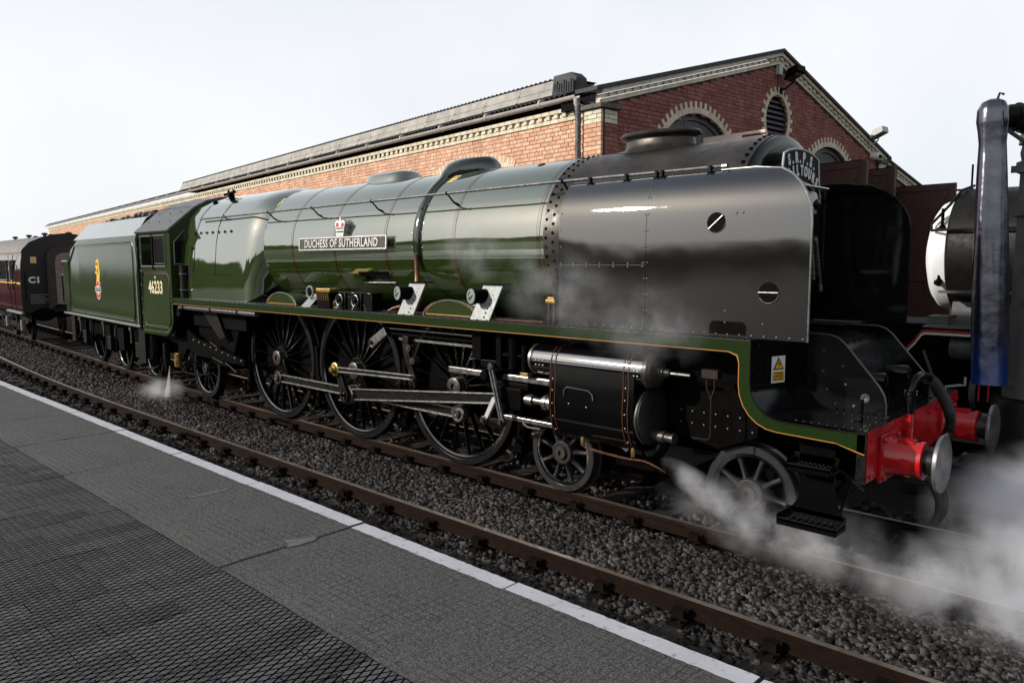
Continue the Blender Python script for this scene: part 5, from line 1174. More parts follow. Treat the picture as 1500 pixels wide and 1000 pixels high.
for k in range(3): m.tube(spline([Vector(v) for v in ((-1.66,-1.24,.78+.0*k),(-1.63,-1.25,.72),(-1.5,-1.26,.70+.006*k),(-1.1,-1.27,.685+.006*k),(-.85,-1.28,.70+.004*k),(-.62-.03*k,-1.29,.645+.012*k))],5), .0055, n=6)
obj('drain_pipes', m, K['copper'], cylb)
m = MB(); m.lathe((-1.66,-1.23,.72),(0,0,1),[(0,.018),(.06,.022),(.09,.014)],n=8); m.lathe((-1.05,-1.2,.70),(0,0,1),[(0,.018),(.06,.022),(.09,.014)],n=8); obj('drain_cocks', m, K['brass'], cylb)
# pipework in front of the cylinders
m = MB(); m.tube([(-.28,-1.15,1.58),(-.28,-1.15,1.48),(-.23,-1.15,1.36),(-.23,-1.15,1.02),(-.27,-1.15,.99),(-.42,-1.15,.985)], .009, n=6); m.tube([(-.20,-1.15,1.58),(-.20,-1.15,1.48),(-.235,-1.15,1.37)], .009, n=6); m.box(-.32,-.16,-1.18,-1.10,1.57,1.65); obj('oil_pipes', m, K['copperdark'], loco)
m = MB(); m.prism([(-.78,.95),(-.78,1.5),(.1,1.5),(.1,1.02),(-.3,.85)], 'y', -.88, -.84); m.box(-.85,.05,-.86,-.64,1.0,1.8); obj('front_frame_box', m, K['frame'], loco, smooth=0)
m = MB(); m.dome((0,0,0),(0,-1,0),.014); FRV = mesh_of('rivet', m, K['defrivet'])
for x in np.linspace(-.70,.05,7):
    for z in (1.06,1.18): inst('rivet', FRV, loco, (x,-.88,z))
# motion: slide bars, crosshead, rods
def rodbar(name, p, q, h0, h1, y0, y1, mat, parent, flute=True):
    p = Vector((p[0],p[1])); q = Vector((q[0],q[1])); d = (q-p).normalized(); n_ = Vector((-d.y,d.x)); m = MB()
    def quad(a0,a1,b0,b1,ya,yb): m.prism([tuple(p+n_*a0),tuple(q+n_*b0),tuple(q+n_*b1),tuple(p+n_*a1)], 'y', ya, yb)
    if flute:
        quad(-h0/2+.004,h0/2-.004,-h1/2+.004,h1/2-.004,y0+.030,y1); quad(h0/2-.022,h0/2,h1/2-.022,h1/2,y0,y1+.002); quad(-h0/2,-h0/2+.022,-h1/2,-h1/2+.022,y0,y1+.002)
    else: quad(-h0/2,h0/2,-h1/2,h1/2,y0,y1)
    o_ = obj(name, m, mat, parent, smooth=0, bev=.007, seg=3)
    if flute:
        m = MB(); e0, e1 = h0/2-.024, h1/2-.024; quad(-e0,e0,-e1,e1,y0+.027,y0+.031); obj('flute', m, K['rodoiled'], o_, smooth=0)
    return o_
CR = Vector((.185,-.305))
PIN = [(x+CR.x, DR+CR.y) for x in DX]
def eye(par, c, r, y0, y1, mat, name='rod_end', cap=None):
    m = MB(); m.lathe((c[0],y1,c[1]),(0,-1,0),[(0,r),(y1-y0-.012,r),(y1-y0,r-.012),(y1-y0+.001,r*.72),(y1-y0-.006,r*.70),(y1-y0-.004,0)],n=28); e = obj(name, m, mat, par)
    if cap:
        m = MB(); m.lathe((c[0],y0,c[1]),(0,-1,0),[(0,cap),(.02,cap),(.03,cap*.8),(.031,cap*.3),(.02,0)],n=16); obj('pin_cap', m, K['axle'], e)
    return e
for i in range(3):
    m = MB(); d_ = CR.normalized(); n_ = Vector((-d_.y,d_.x)); c0 = Vector((DX[i],DR)); m.prism([tuple(c0+n_*.15+d_*.10),tuple(c0+n_*.12+d_*.36),tuple(c0+d_*.44),tuple(c0-n_*.12+d_*.36),tuple(c0-n_*.15+d_*.10)], 'y', -.87, -.78); obj('crank_boss', m, K['black'], loco, smooth=30, bev=.01)
    m = MB(); m.cyl((PIN[i][0],-.82,PIN[i][1]),(PIN[i][0],-.97 if i != 1 else -1.20,PIN[i][1]),.07,n=20); obj('crank_pin', m, K['rod'], loco)
for i in (0,1):
    c = rodbar('coupling_rod', PIN[i+1], PIN[i], .135, .135, -.985, -.925, K['rod'], loco); eye(c, PIN[i+1] if i else PIN[i], .115, -1.0, -.92, K['rod'], cap=.06)
    eye(c, PIN[i+1], .115, -1.0, -.92, K['rod'], cap=.055) if i else eye(c, PIN[1], .125, -1.0, -.92, K['rod'])
XH = (-2.80, 1.055)
cr_ = rodbar('connecting_rod', PIN[1], (XH[0]-.10,XH[1]-.012), .175, .135, -1.12, -1.06, K['rod'], loco); eye(cr_, PIN[1], .135, -1.14, -1.04, K['rod'], 'big_end'); eye(cr_, (XH[0]-.05,XH[1]-.01), .085, -1.13, -1.05, K['rod'], 'little_end')
# return crank
m = MB(); a0 = Vector(PIN[1]); a1 = Vector((-6.21,1.09)); d_ = (a1-a0).normalized(); n_ = Vector((-d_.y,d_.x)); m.prism([tuple(a0-d_*.10+n_*.06),tuple(a0-d_*.12),tuple(a0-d_*.10-n_*.06),tuple(a0-n_*.10),tuple(a0+d_*.1-n_*.075),tuple(a1-n_*.055),tuple(a1+d_*.055),tuple(a1+n_*.055),tuple(a0+d_*.1+n_*.075),tuple(a0+n_*.10)], 'y', -1.20, -1.145); rc = obj('return_crank', m, K['rodoiled'], loco, smooth=30, bev=.008)
m = MB()
for dx, dz in ((-.035,-.04),(.035,-.04),(-.035,.035),(.035,.035)): m.lathe((a0.x+dx,-1.20,a0.y+dz),(0,-1,0),[(0,.022),(.02,.022),(.022,0)],n=6)
obj('bolts', m, K['axle'], rc)
m = MB(); m.lathe((a1.x,-1.19,a1.y),(0,-1,0),[(0,.10),(.05,.10),(.055,.09),(.056,.065),(.085,.06),(.088,.045),(.12,.04),(.122,0)],n=12); obj('brass_bush', m, K['brass'], rc)
er = rodbar('eccentric_rod', (a1.x,a1.y), (-4.42,1.15), .085, .075, -1.25, -1.205, K['rod'], loco); eye(er, (-4.42,1.15), .055, -1.255, -1.20, K['rodoiled'])
# expansion link
m = MB(); L_ = [(-4.38,1.10)]+[(-4.45-.10*math.sin(u*PI)*.4-.22*u+.06*u*u, 1.10+.56*u) for u in np.linspace(.1,1,8)]; L2 = [(x-.12,z+.02) for x,z in L_]; m.ribbon(L_, L2, -1.16, -1.10); xl = obj('expansion_link', m, K['rodoiled'], loco, smooth=20, bev=.006)
for x, z in ((-4.50,1.36),(-4.58,1.52)): m = MB(); m.cyl((x,-1.19,z),(x,-1.09,z),.045,n=14); m.cyl((x,-1.20,z),(x,-1.09,z),.02,n=10); obj('link_pin', m, K['axle'], xl)
rb = rodbar('lifting_arm', (-5.40,1.53), (-5.10,1.71), .13, .12, -1.16, -1.11, K['rod'], loco, flute=False); eye(rb, (-5.40,1.53), .075, -1.165, -1.105, K['rod']); m = MB(); m.cyl((-5.40,-1.18,1.53),(-5.40,-1.10,1.53),.025,n=12); obj('arm_pin', m, K['soot'], rb)
m = MB(); m.box(-5.28,-3.30,-1.10,-1.06,1.715,1.745); m.box(-5.25,-3.30,-1.10,-1.0,1.66,1.69); m.box(-5.3,-5.2,-1.12,-.66,1.62,1.78); m.box(-3.42,-3.28,-1.14,-.66,1.42,1.84); mb_ = obj('motion_bracket', m, K['frame'], loco, smooth=0, bev=.004)
m = MB(); m.box(-5.2,-3.4,-1.107,-1.095,1.738,1.752); m.box(-3.46,-2.92,-1.15,-1.138,1.468,1.482); m.box(-4.9,-3.45,-1.085,-1.07,1.60,1.63); obj('bracket_edge', m, K['rod'], mb_, smooth=0)
for xc in (-4.75,-4.15,-3.7):
    m = MB(); m.tube([(xc-.20,-1.08,1.755),(xc-.10,-1.08,1.755),(xc-.04,-1.08,1.80),(xc+.04,-1.08,1.80),(xc+.10,-1.08,1.755),(xc+.20,-1.08,1.755)], .014, n=6); obj('bracket_web', m, K['ironblack'], mb_)
m = MB(); m.box(-3.40,-2.90,-1.16,-.80,1.40,1.48); m.box(-3.35,-3.25,-1.16,-1.0,1.40,1.82); m.box(-2.98,-2.90,-1.18,-1.10,1.40,1.82); m.cyl((-3.2,-1.17,1.30),(-3.2,-1.0,1.30),.06,n=12); m.cyl((-3.0,-1.17,1.32),(-3.0,-1.0,1.32),.05,n=12); m.cyl((-2.95,-1.14,1.57),(-2.36,-1.14,1.57),.025,n=10); m.cyl((-2.72,-1.14,1.42),(-2.72,-1.14,1.78),.07,n=12); m.cyl((-2.55,-1.14,1.40),(-2.55,-1.14,1.70),.05,n=12); obj('valve_guide', m, K['frame'], loco, bev=.004)
m = MB(); m.box(-2.60,-2.48,-1.18,-1.10,1.355,1.395); obj('oil_box', m, K['brass'], loco, bev=.004)
cl = rodbar('combination_lever', (-3.02,1.42), (-2.84,.80), .07, .06, -1.24, -1.205, K['steelrod'], loco); eye(cl, (-2.84,.80), .05, -1.25, -1.20, K['axle'], cap=.03); eye(cl, (-3.02,1.42), .05, -1.25, -1.20, K['axle'])
ul_ = rodbar('union_link', (-3.16,.775), (-2.84,.80), .05, .05, -1.19, -1.155, K['rodoiled'], loco, flute=False); eye(ul_, (-3.16,.775), .055, -1.22, -1.15, K['axle'], cap=.03)
m = MB(); m.prism([(-3.17,.79),(-3.10,.80),(-2.92,1.10),(-3.02,1.06)], 'y', -1.21, -1.17); obj('drop_arm', m, K['lampwhite'], loco, smooth=0, bev=.004)  # whitish colour stands in for sunlight on the arm
m = MB(); m.box(-3.02,-2.62,-1.14,-.96,.94,1.19); m.box(-3.10,-2.55,-1.10,-1.0,1.17,1.25); xh = obj('crosshead', m, K['frame'], loco, smooth=0, bev=.012)
m = MB(); m.cyl((-2.62,-1.05,1.07),(-2.0,-1.05,1.07),.042,n=16); m.cyl((-2.62,-1.05,1.07),(-2.50,-1.05,1.07),.065,n=16); m.cyl((-2.33,-1.05,1.07),(-2.06,-1.05,1.07),.085,n=18); m.cyl((-2.30,-1.05,1.07),(-2.27,-1.05,1.07),.095,n=18); obj('piston_rod', m, K['rod'], loco)
m = MB(); m.box(-3.9,-2.04,-1.09,-1.01,1.265,1.335); m.box(-3.9,-2.04,-1.09,-1.01,.80,.865) if False else None; m.box(-3.55,-2.04,-1.10,-1.0,1.27,1.33); m.box(-3.0,-2.04,-1.09,-1.01,.80,.85); obj('slide_bar', m, K['rod'], loco, smooth=0, bev=.005)
m = MB(); m.tube([(-2.58,-1.16,.86),(-2.56,-1.16,.80),(-2.50,-1.16,.78),(-2.32,-1.15,.78)], .012, n=6); obj('oil_pipe', m, K['steel'], loco)
# brake gear, sand pipes below
for xb in (-9.65,-7.40,-5.18,-2.98):
    m = MB(); m.prism([(xb-.03,1.3),(xb+.05,1.3),(xb+.10,.62),(xb+.04,.30),(xb-.06,.30),(xb-.02,.62)], 'y', -.80, -.74); m.prism([(xb+.06,.75),(xb+.17,.85),(xb+.10,.42),(xb+.02,.40)], 'y', -.83, -.70); bg_ = obj('brake_hanger', m, K['frame'], loco, smooth=0, bev=.008)
    m = MB(); m.cyl((xb,-.92,.32),(xb,-.72,.32),.035,n=10); m.cyl((xb-.1,-.88,.36),(xb+.06,-.88,.30),.03,n=8); m.tube([(xb-.30,-.86,.20),(xb-.12,-.86,.22),(xb+.02,-.86,.30)], .013, n=6); m.cyl((xb+.02,-.84,.50),(xb+.02,-.90,.50),.03,n=8); obj('brake_fittings', m, K['ironblack'], bg_)
m = MB(); m.cyl((-9.7,-.5,.32),(-3.0,-.5,.32),.02,n=8); obj('brake_pull_rod', m, K['frame'], loco)
# items standing on the running plate
def splasher(xc, w, h):
    A_ = [(xc+w*math.cos(R(a)),1.966+h*math.sin(R(a))) for a in range(0,181,12)]; m = MB(); m.prism(A_, 'y', -1.19, -.9); s_ = obj('splasher', m, K['green_side'], loco, smooth=40)
    m = MB(); m.tube([(x,-1.19,z) for x,z in A_], .012, n=6); obj('splasher_bead', m, K['steel'], s_)
    m = MB(); m.tube([(xc+(x-xc)*.9,-1.193,1.97+(z-1.966)*.88+.015) for x,z in A_]+[(xc+w*.9,-1.193,1.985),(xc-w*.9,-1.193,1.985)][:1], .006, n=4); m.tube([(xc-w*.88,-1.193,1.988),(xc+w*.88,-1.193,1.988)], .006, n=4); obj('orange_lining', m, K['orange'], s_)
splasher(-7.72, .44, .19); splasher(-3.75, .50, .20); splasher(-5.9,.42,.18)
def grey_bracket(x, sc_=1.0):
    m = MB(); m.add([(x-.16,-1.30,1.967),(x+.15,-1.30,1.967),(x+.24,-1.16,2.37),(x-.07,-1.16,2.37),(x-.16,-1.28,1.967),(x+.15,-1.28,1.967),(x+.24,-1.14,2.37),(x-.07,-1.14,2.37)], [(0,1,2,3),(7,6,5,4),(0,4,5,1),(1,5,6,2),(2,6,7,3),(3,7,4,0)]); b_ = obj('support_bracket', m, K['greypaint'], loco, smooth=0)
    m = MB(); m.box(x-.08,x+.26,-1.19,-1.06,2.37,2.385); obj('bracket_top', m, K['soot'], b_, smooth=0)
    c0 = Vector((x-.07,-1.36,2.24)); c1 = Vector((x-.02,-1.12,2.235)); m = MB(); m.cyl(c0, c1, .085, n=24); t_ = obj('sander_tube', m, K['soot'], b_)
    dn_ = (c0-c1).normalized(); m = MB(); m.lathe(c0+dn_*.001, dn_, [(0,.086),(.012,.086),(.014,.06),(.004,.055),(.003,0)], n=24); m.cyl(c0+dn_*.008+Vector((-.05,0,-.03)), c0+dn_*.008+Vector((.05,0,.03)), .014, n=6); obj('tube_face', m, K['greypaint'], t_)
    m = MB()
    for k in range(7): m.dome((x+.06+.012*k,-1.295+.0195*k,2.0+.05*k),(0,-1,.3),.011)
    obj('rivets', m, K['soot'], b_)
grey_bracket(-4.48); grey_bracket(-3.12)
m = MB(); m.add([(-7.02,-1.27,1.967),(-6.78,-1.27,1.967),(-6.70,-1.12,2.16),(-6.92,-1.12,2.16)], [(0,1,2,3)]); m.tube([(-6.86,-1.19+.0*a,2.13+.0) if False else (-6.86+.085*math.sin(a),-1.20,2.19+.085*math.cos(a)) for a in np.linspace(0,2*PI,20)], .016, n=6); obj('support_bracket', m, K['greypaint'], loco)
m = MB(); m.box(-6.62,-6.28,-1.24,-1.05,1.967,2.20); lb = obj('lubricator', m, K['soot'], loco, smooth=0, bev=.01)
m = MB(); m.box(-6.63,-6.27,-1.25,-1.06,2.20,2.255); obj('lubricator_lid', m, K['brass'], lb, smooth=0, bev=.01)
m = MB()
for k in range(6): m.cyl((-6.58+.055*k,-1.245,2.08),(-6.58+.055*k,-1.26,2.19),.012,n=6)
obj('lubricator_glasses', m, K['brass'], lb)
for xc in (-5.98,-5.60):
    m = MB(); m.box(xc-.12,xc+.28,-1.20,-1.02,1.967,2.20); m.cyl((xc-.06,-1.21,2.10),(xc-.06,-1.24,2.10),.085,n=16); m.cyl((xc-.06,-1.24,2.10),(xc-.06,-1.27,2.10),.025,n=8); m.box(xc-.12,xc+.30,-1.22,-1.01,2.20,2.215); m.cyl((xc+.05,-1.21,1.967),(xc+.05,-1.21,2.20),.02,n=8); q_ = obj('lubricator', m, K['black'], loco, bev=.006)
    m = MB(); m.tube([(xc-.06+.08*math.sin(a),-1.243,2.10+.08*math.cos(a)) for a in np.linspace(0,2*PI,20)], .006, n=5); m.cyl((xc-.10,-1.25,1.98),(xc-.02,-1.25,2.05),.018,n=8); obj('lubricator_wheel', m, K['steel'], q_)
m = MB(); m.tube([(-4.95,-1.2,1.99),(-4.85,-1.2,2.03),(-4.7,-1.2,2.06)], .02); m.tube([(-2.9,-1.24,1.98),(-2.2,-1.24,1.985)], .010, n=6); obj('oil_pipes', m, K['copper'], loco)
m = MB(); m.box(-2.12,-1.99,-1.30,-1.22,2.20,2.235); m.box(-2.10,-2.01,-1.29,-1.23,2.235,2.26); gq = obj('oil_gauge', m, K['brass'], loco, smooth=0, bev=.004)
m = MB(); m.cyl((-2.09,-1.28,1.967),(-2.09,-1.28,2.2),.008,n=6); m.cyl((-2.02,-1.28,1.967),(-2.02,-1.28,2.2),.008,n=6); obj('gauge_pipe', m, K['copper'], gq)
# headboard
hb_ = thing('train_headboard', 'black curved headboard with pale lettering on the smokebox front', 'headboard', (.04,0,3.20))
HBP = [(-.48,.06),(-.44,.17),(-.42,.34),(-.40,.44),(-.30,.475),(-.15,.50),(0,.508),(.15,.50),(.30,.475),(.40,.44),(.42,.34),(.44,.17),(.48,.06),(.40,.04),(.33,.13),(.18,.185),(0,.20),(-.18,.185),(-.33,.13),(-.40,.04)]
m = MB(); m.prism(HBP, 'x', -.012, .008); bd = obj('board', m, K['board'], hb_, smooth=0)
m = MB(); m.tube([(.008,y,z) for y,z in HBP+[HBP[0]]], .011, n=6); obj('board_rim', m, K['lampwhite'], hb_)
def arc_text(s, rad, zc, step, size):
    n = len(s)
    for i, c in enumerate(s):
        if c == ' ': continue
        a = (i-(n-1)/2)*step; inst('letter', text_mesh('letter', c, K['white'], size, .003, sx=.74, bold=.006), hb_, (.0115, rad*math.sin(a), zc+rad*math.cos(a)), (PI/2, 0, PI/2)).rotation_euler = (Matrix.Rotation(-a, 3, 'X') @ Matrix.Rotation(PI/2,3,'Z') @ Matrix.Rotation(PI/2,3,'X')).to_euler()
arc_text('S.R.P.S.', 1.0, -.575, .085, .14); arc_text('RAILTOURS', .75, -.445, .126, .135)
m = MB(); m.box(-.10,-.012,-.03,.03,-.02,.30); obj('lamp_bracket', m, K['black'], hb_, smooth=0)
lm = thing('smokebox_lamp', 'small pale lamp under the headboard at the smokebox top', 'lamp', (.16,-.05,3.02))
m = MB(); m.lathe((0,0,.06),(0,0,1),[(0,.07),(.16,.075),(.20,.06),(.22,.02)],n=18); obj('lamp_body', m, K['rod'], lm); m = MB(); m.lathe((.05,0,.15),(1,0,0),[(0,.05),(.04,.05),(.05,.03),(.052,0)],n=16); obj('lamp_lens', m, K['glass'], lm); m = MB(); m.box(-.03,.03,-.05,.05,.0,.06); obj('lamp_foot', m, K['black'], lm, smooth=0)
# ------------------------------------------------------------------ tender (local +x towards the locomotive)
TO, TA = (-13.1, .17, 0), -R(4.0)
ten = thing('locomotive_tender', 'green tender with gold lion emblem coupled behind the locomotive cab', 'tender', TO, TA)
def TX(u): return -u
HW = 1.30
body = [(-HW,1.30),(-HW,3.13),(-HW+.02,3.19),(-1.02,3.60),(-.98,3.62)]
def sec(u, hz=1.0): return [(TX(u), y, z) for y,z in body]+[(TX(u), -y, z) for y,z in reversed(body)]
m = MB(); SL = []
# side sheet outline: front edge curved, rear stepped down behind the coal space
for u, zt in ((.42,2.55),(.44,2.8),(.50,2.95),(.58,3.02),(.60,3.62),(3.0,3.62),(5.25,3.62),(5.40,3.50),(6.05,2.95),(6.15,2.80),(6.30,2.68),(6.80,2.66)):
    r_ = []
    for y, z in body:
        if z <= zt: r_.append((TX(u), y, z))
        else:
            zz = zt; yy = y
            if zt < 3.19: yy = -HW
            else: yy = -HW+.02+(zt-3.19)*(.28/.41)
            r_.append((TX(u), yy, zz))
    SL.append(r_)
m.loft(SL, closed=False); SR = [[(x,-y,z) for x,y,z in r] for r in SL]; m.loft(SR, closed=False)
m.loft([[a[-1], b[-1]] for a, b in zip(SL, SR)], closed=False)
m.loft([SL[-1]+list(reversed(SR[-1]))], closed=True); m.add(SL[-1]+list(reversed(SR[-1])), [tuple(range(2*len(body)))]); m.add(SL[0]+list(reversed(SR[0])), [tuple(range(2*len(body)))])
tb = obj('tender_body', m, K['green_side'], ten, smooth=30)
def up_pt(u, z, h=.010): return (TX(u), -HW+.02+(z-3.19)*(.26/.41)-h*.85, z+h*.55)
m = MB(); m.loft([[up_pt(u, 3.20), up_pt(u, zt-.01)] for u, zt in ((.62,3.61),(3.0,3.61),(5.23,3.61),(5.38,3.49),(5.72,3.215))], closed=False); obj('tender_upper_panel', m, K['green'], tb, smooth=0)
m = MB(); m.box(TX(6.84),TX(.38),-1.34,1.34,1.255,1.30); m.tube([(TX(6.84),-1.345,1.29),(TX(.38),-1.345,1.29)], .018, n=8); obj('footplate_edge', m, K['steel'], ten, smooth=30)
m = MB(); P_ = [(.95,3.02),(5.55,3.02),(6.25,2.55),(6.25,1.50),(6.15,1.42),(.95,1.42),(.85,1.52),(.85,2.92)]; P_ = P_+[P_[0]]
m.tube([(TX(u),-HW-.001,z) for u,z in P_], .006, n=4); obj('lining', m, K['liningdull'], tb)
m = MB(); m.tube([(TX(u+(.05 if u > 3 else -.05)),-HW-.0005,z+(.05 if z > 2 else -.05)) for u,z in P_], .018, n=4); obj('lining', m, K['blackline'], tb)
m = MB(); m.tube([(TX(.56),-1.315,1.32),(TX(.56),-1.315,2.35),(TX(.50),-1.315,2.6),(TX(.62),-1.30,2.98)], .02, n=8); obj('front_bead', m, K['greypaint'], tb)
m = MB(); m.tube([(TX(.34),-1.30,1.35),(TX(.34),-1.30,2.6)], .018, n=8); obj('handrail', m, K['black'], tb)
m = MB(); m.tube([(TX(6.86),-1.32,2.28),(TX(6.98),-1.32,2.32),(TX(6.98),-1.32,1.55),(TX(6.86),-1.32,1.50)], .02, n=8); obj('handrail', m, K['black'], tb)
m = MB(); m.box(TX(6.92),TX(6.3),-1.33,1.33,2.66,2.70); obj('rear_deck', m, K['greypaint'], tb, smooth=0)
# coal
m = MB(); rr = random.Random(5)
for k in range(230):
    u = rr.uniform(.8,5.0); y = rr.uniform(-.85,.85); r_ = rr.uniform(.06,.13); z = 3.60+.16*math.sin(u*.9)*(1-abs(y))+rr.uniform(-.02,.06)
    m.sphere((TX(u),y,z), r_, 6, 4, rr.uniform(.7,1.3), rr.uniform(.7,1.3), rr.uniform(.6,1))
stuff(obj('coal', m, K['coal'], ten, smooth=0))
# lion over wheel emblem, flat transfer
em = MB(); LI = [(-.16,.07),(.18,.07),(.19,.13),(.13,.15),(.15,.22),(.19,.30),(.20,.42),(.16,.52),(.17,.60),(.12,.68),(.03,.70),(-.02,.655),(-.10,.65),(-.09,.60),(-.03,.58),(-.04,.52),(-.14,.56),(-.15,.50),(-.08,.46),(-.07,.40),(-.17,.40),(-.17,.34),(-.07,.33),(-.09,.22),(-.12,.15)]
def flat(name, poly, mat, h, par):
    m = MB(); m.prism([(TX(3.58)+x, 2.03+z) for x,z in poly], 'y', -HW-h, -HW-.0005); return obj(name, m, mat, par, smooth=0)
lion = flat('lion_emblem', LI, K['yellow'], .004, tb)
flat('emblem_detail', [(-.02,.60),(.05,.62),(.07,.55),(.02,.53)], K['blackline'], .006, lion); flat('emblem_detail', [(.0,.44),(.07,.47),(.09,.36),(.03,.34)], K['liningdull'], .006, lion)
ci = [(.17*math.cos(a),-.05+.21*math.sin(a)) for a in np.linspace(0,2*PI,28,endpoint=False)]; flat('emblem_wheel', [(x*1.08,z*1.08) for x,z in ci], K['white'], .0055, lion); flat('emblem_wheel', ci, K['crimson'], .0075, lion)
flat('emblem_wheel', [(x*.55,(z+.05)*.55-.05) for x,z in ci], K['cream'], .0090, lion)
flat('emblem_band', [(-.24,-.10),(.24,-.10),(.24,.02),(-.24,.02)], K['white'], .0105, lion); flat('emblem_band', [(-.225,-.085),(.225,-.085),(.225,.005),(-.225,.005)], K['blackline'], .012, lion)
inst('emblem_letters', text_mesh('emblem_letters','BRITISH RAILWAYS',K['white'],.062,.0004,sx=.75), lion, (TX(3.58),-HW-.0130,1.99), (PI/2,0,0))
# tender frame and running gear
for s in (-1,1):
    m = MB(); m.prism([(TX(.5),1.25),(TX(6.9),1.25),(TX(6.9),.95),(TX(6.5),.55),(TX(6.0),.50),(TX(5.2),.80),(TX(4.4),.80),(TX(3.9),.5),(TX(3.1),.5),(TX(2.7),.80),(TX(2.0),.80),(TX(1.7),.5),(TX(.9),.5),(TX(.5),.80)], 'y', s*.96, s*.99); obj('tender_frame', m, K['frame'], ten, smooth=0)
for u in (1.3,3.5,5.7):
    for s in (-1,1): wheel(ten, 'tender_wheel', 'ten', TX(u), .648, s, rot=.1*u)
    m = MB(); m.cyl((TX(u),-.72,.648),(TX(u),.72,.648),.08,n=12); obj('axle', m, K['frame'], ten)
    m = MB(); m.box(TX(u)-.15,TX(u)+.15,-1.16,-.96,.52,.86); m.box(TX(u)-.22,TX(u)+.22,-1.06,-.98,.50,1.22); ab = obj('axle_box', m, K['ironblack'], ten, smooth=0, bev=.012)
    m = MB(); m.tube([(TX(u)-.6,-1.05,1.18),(TX(u)-.3,-1.05,1.12),(TX(u),-1.05,1.09),(TX(u)+.3,-1.05,1.12),(TX(u)+.6,-1.05,1.18)], .04, n=6); m.box(TX(u)-.05,TX(u)+.05,-1.13,-.98,.86,1.16); obj('leaf_spring', m, K['frame'], ab)
    for d in (-.6,.6): m = MB(); m.cyl((TX(u)+d,-1.10,.80),(TX(u)+d,-1.10,1.24),.022,n=8); m.cyl((TX(u)+d,-1.10,1.10),(TX(u)+d,-1.10,1.17),.05,n=10); obj('spring_hanger', m, K['rod'] if d < 0 else K['ironblack'], ab)
for u, z0, w in ((.75,.45,.40),(6.55,.50,.35)):
    m = MB(); m.box(TX(u)-w/2,TX(u)+w/2,-1.22,-1.18,z0,1.24); m.box(TX(u)-w/2-.02,TX(u)+w/2+.02,-1.34,-1.17,z0,z0+.03); obj('tender_step', m, K['ironblack'], ten, smooth=0, bev=.004)
m = MB(); m.box(TX(6.6),TX(.4),-.6,.6,.75,1.24); m.box(TX(2.6),TX(2.2),-1.18,-.9,.62,1.12); obj('water_scoop_gear', m, K['soot'], ten, smooth=0)
m = MB(); m.tube([(TX(.3),-.95,.62),(TX(.5),-.95,.40),(TX(.9),-.95,.30),(TX(1.25),-.95,.28)], .03, n=8); m.cyl((TX(-.05),-1.0,.55),(TX(-.05),-1.0,.95),.05,n=10); m.cyl((TX(-.05),-1.0,.35),(TX(-.05),-1.0,.55),.03,n=10); obj('injector', m, K['ironblack'], ten)
for s in (-1,1):
    m = MB(); m.cyl((TX(6.84),s*.86,1.05),(TX(7.2),s*.86,1.05),.11,n=16); m.cyl((TX(7.3),s*.86,1.05),(TX(7.34),s*.86,1.05),.22,n=28); m.cyl((TX(7.15),s*.86,1.05),(TX(7.32),s*.86,1.05),.07,n=12); obj('buffer', m, K['ironblack'], ten)

# ------------------------------------------------------------------ maroon coach
ux = 11.55; ph = R(4.0); cx0 = TO[0]-math.cos(ph)*ux; cy0 = TO[1]+math.sin(ph)*ux
coach = thing('passenger_coach', 'maroon railway coach with black end standing behind the tender', 'railway coach', (cx0,cy0-.15,0), TA)
CW = 1.36; LC = 20.0
csec = [(-CW+.03,1.05),(-CW,1.35),(-CW,2.2),(-CW+.02,2.6),(-CW+.08,2.93)]
csr = [(-CW+.07,2.95),(-CW+.12,3.05),(-1.05,3.26),(-.7,3.42),(-.35,3.52),(0,3.56)]
full_s = csec+[(-y,z) for y,z in reversed(csec)]
m = MB(); m.loft([[(x,y,z) for y,z in full_s] for x in (-.02,-LC)], closed=True, cap=True); cb_ = obj('coach_body', m, K['maroon'], coach, smooth=30)
rs = csr+[(-y,z) for y,z in reversed(csr[:-1])]
m = MB(); m.loft([[(x,y,z) for y,z in rs] for x in (0,-LC)], closed=False); cr2 = obj('coach_roof', m, K['coachroof'], coach, smooth=40)
m = MB(); n_ = len(full_s)+len(rs); m.prism([(y*.999,z) for y,z in csec]+[(y,z) for y,z in rs]+[(-y*.999,z) for y,z in reversed(csec)], 'x', -.02, .012); ce = obj('coach_end', m, K['coachend'], coach, smooth=0)
m = MB(); m.tube([(0.0,y*1.005,z+.01) for y,z in rs], .02, n=6); m.tube([(.004,-CW+.02,1.06),(.004,-CW,1.4),(.004,-CW,2.2),(.004,-CW+.08,2.94)], .014, n=6); obj('end_bead', m, K['coachend'], ce)
for z, h, mt in ((2.88,.012,'orange'),(1.98,.022,'yellow'),(1.94,.008,'blackline'),(2.84,.006,'yellow')):
    m = MB(); y0 = -CW+.02 if z > 2.3 else -CW; yy = -CW+.07 if z > 2.8 else -CW; m.box(-LC,-.03,yy-.004,yy+.05,z-h,z+h); obj('coach_lining', m, K[mt], cb_, smooth=0)
for x in (-.9,-1.75):
    m = MB(); m.tube([(x,-CW-.03,1.75),(x,-CW-.06,1.82),(x,-CW-.05,2.5),(x,-CW-.02,2.58)], .014, n=6); obj('door_handrail', m, K['soot'], cb_)
for x0, x1 in ((-1.65,-1.05),(-3.6,-2.2),(-5.6,-4.2),(-7.6,-6.2),(-9.6,-8.2)):
    m = MB(); m.box(x0,x1,-CW-.006,-CW+.04,2.05,2.72); w_ = obj('coach_window', m, K['glass'], cb_, smooth=0)
    m = MB(); m.tube([(x0,-CW-.008,2.05),(x1,-CW-.008,2.05),(x1,-CW-.008,2.72),(x0,-CW-.008,2.72),(x0,-CW-.008,2.05)], .018, n=6); obj('window_frame', m, K['greypaint'], w_)
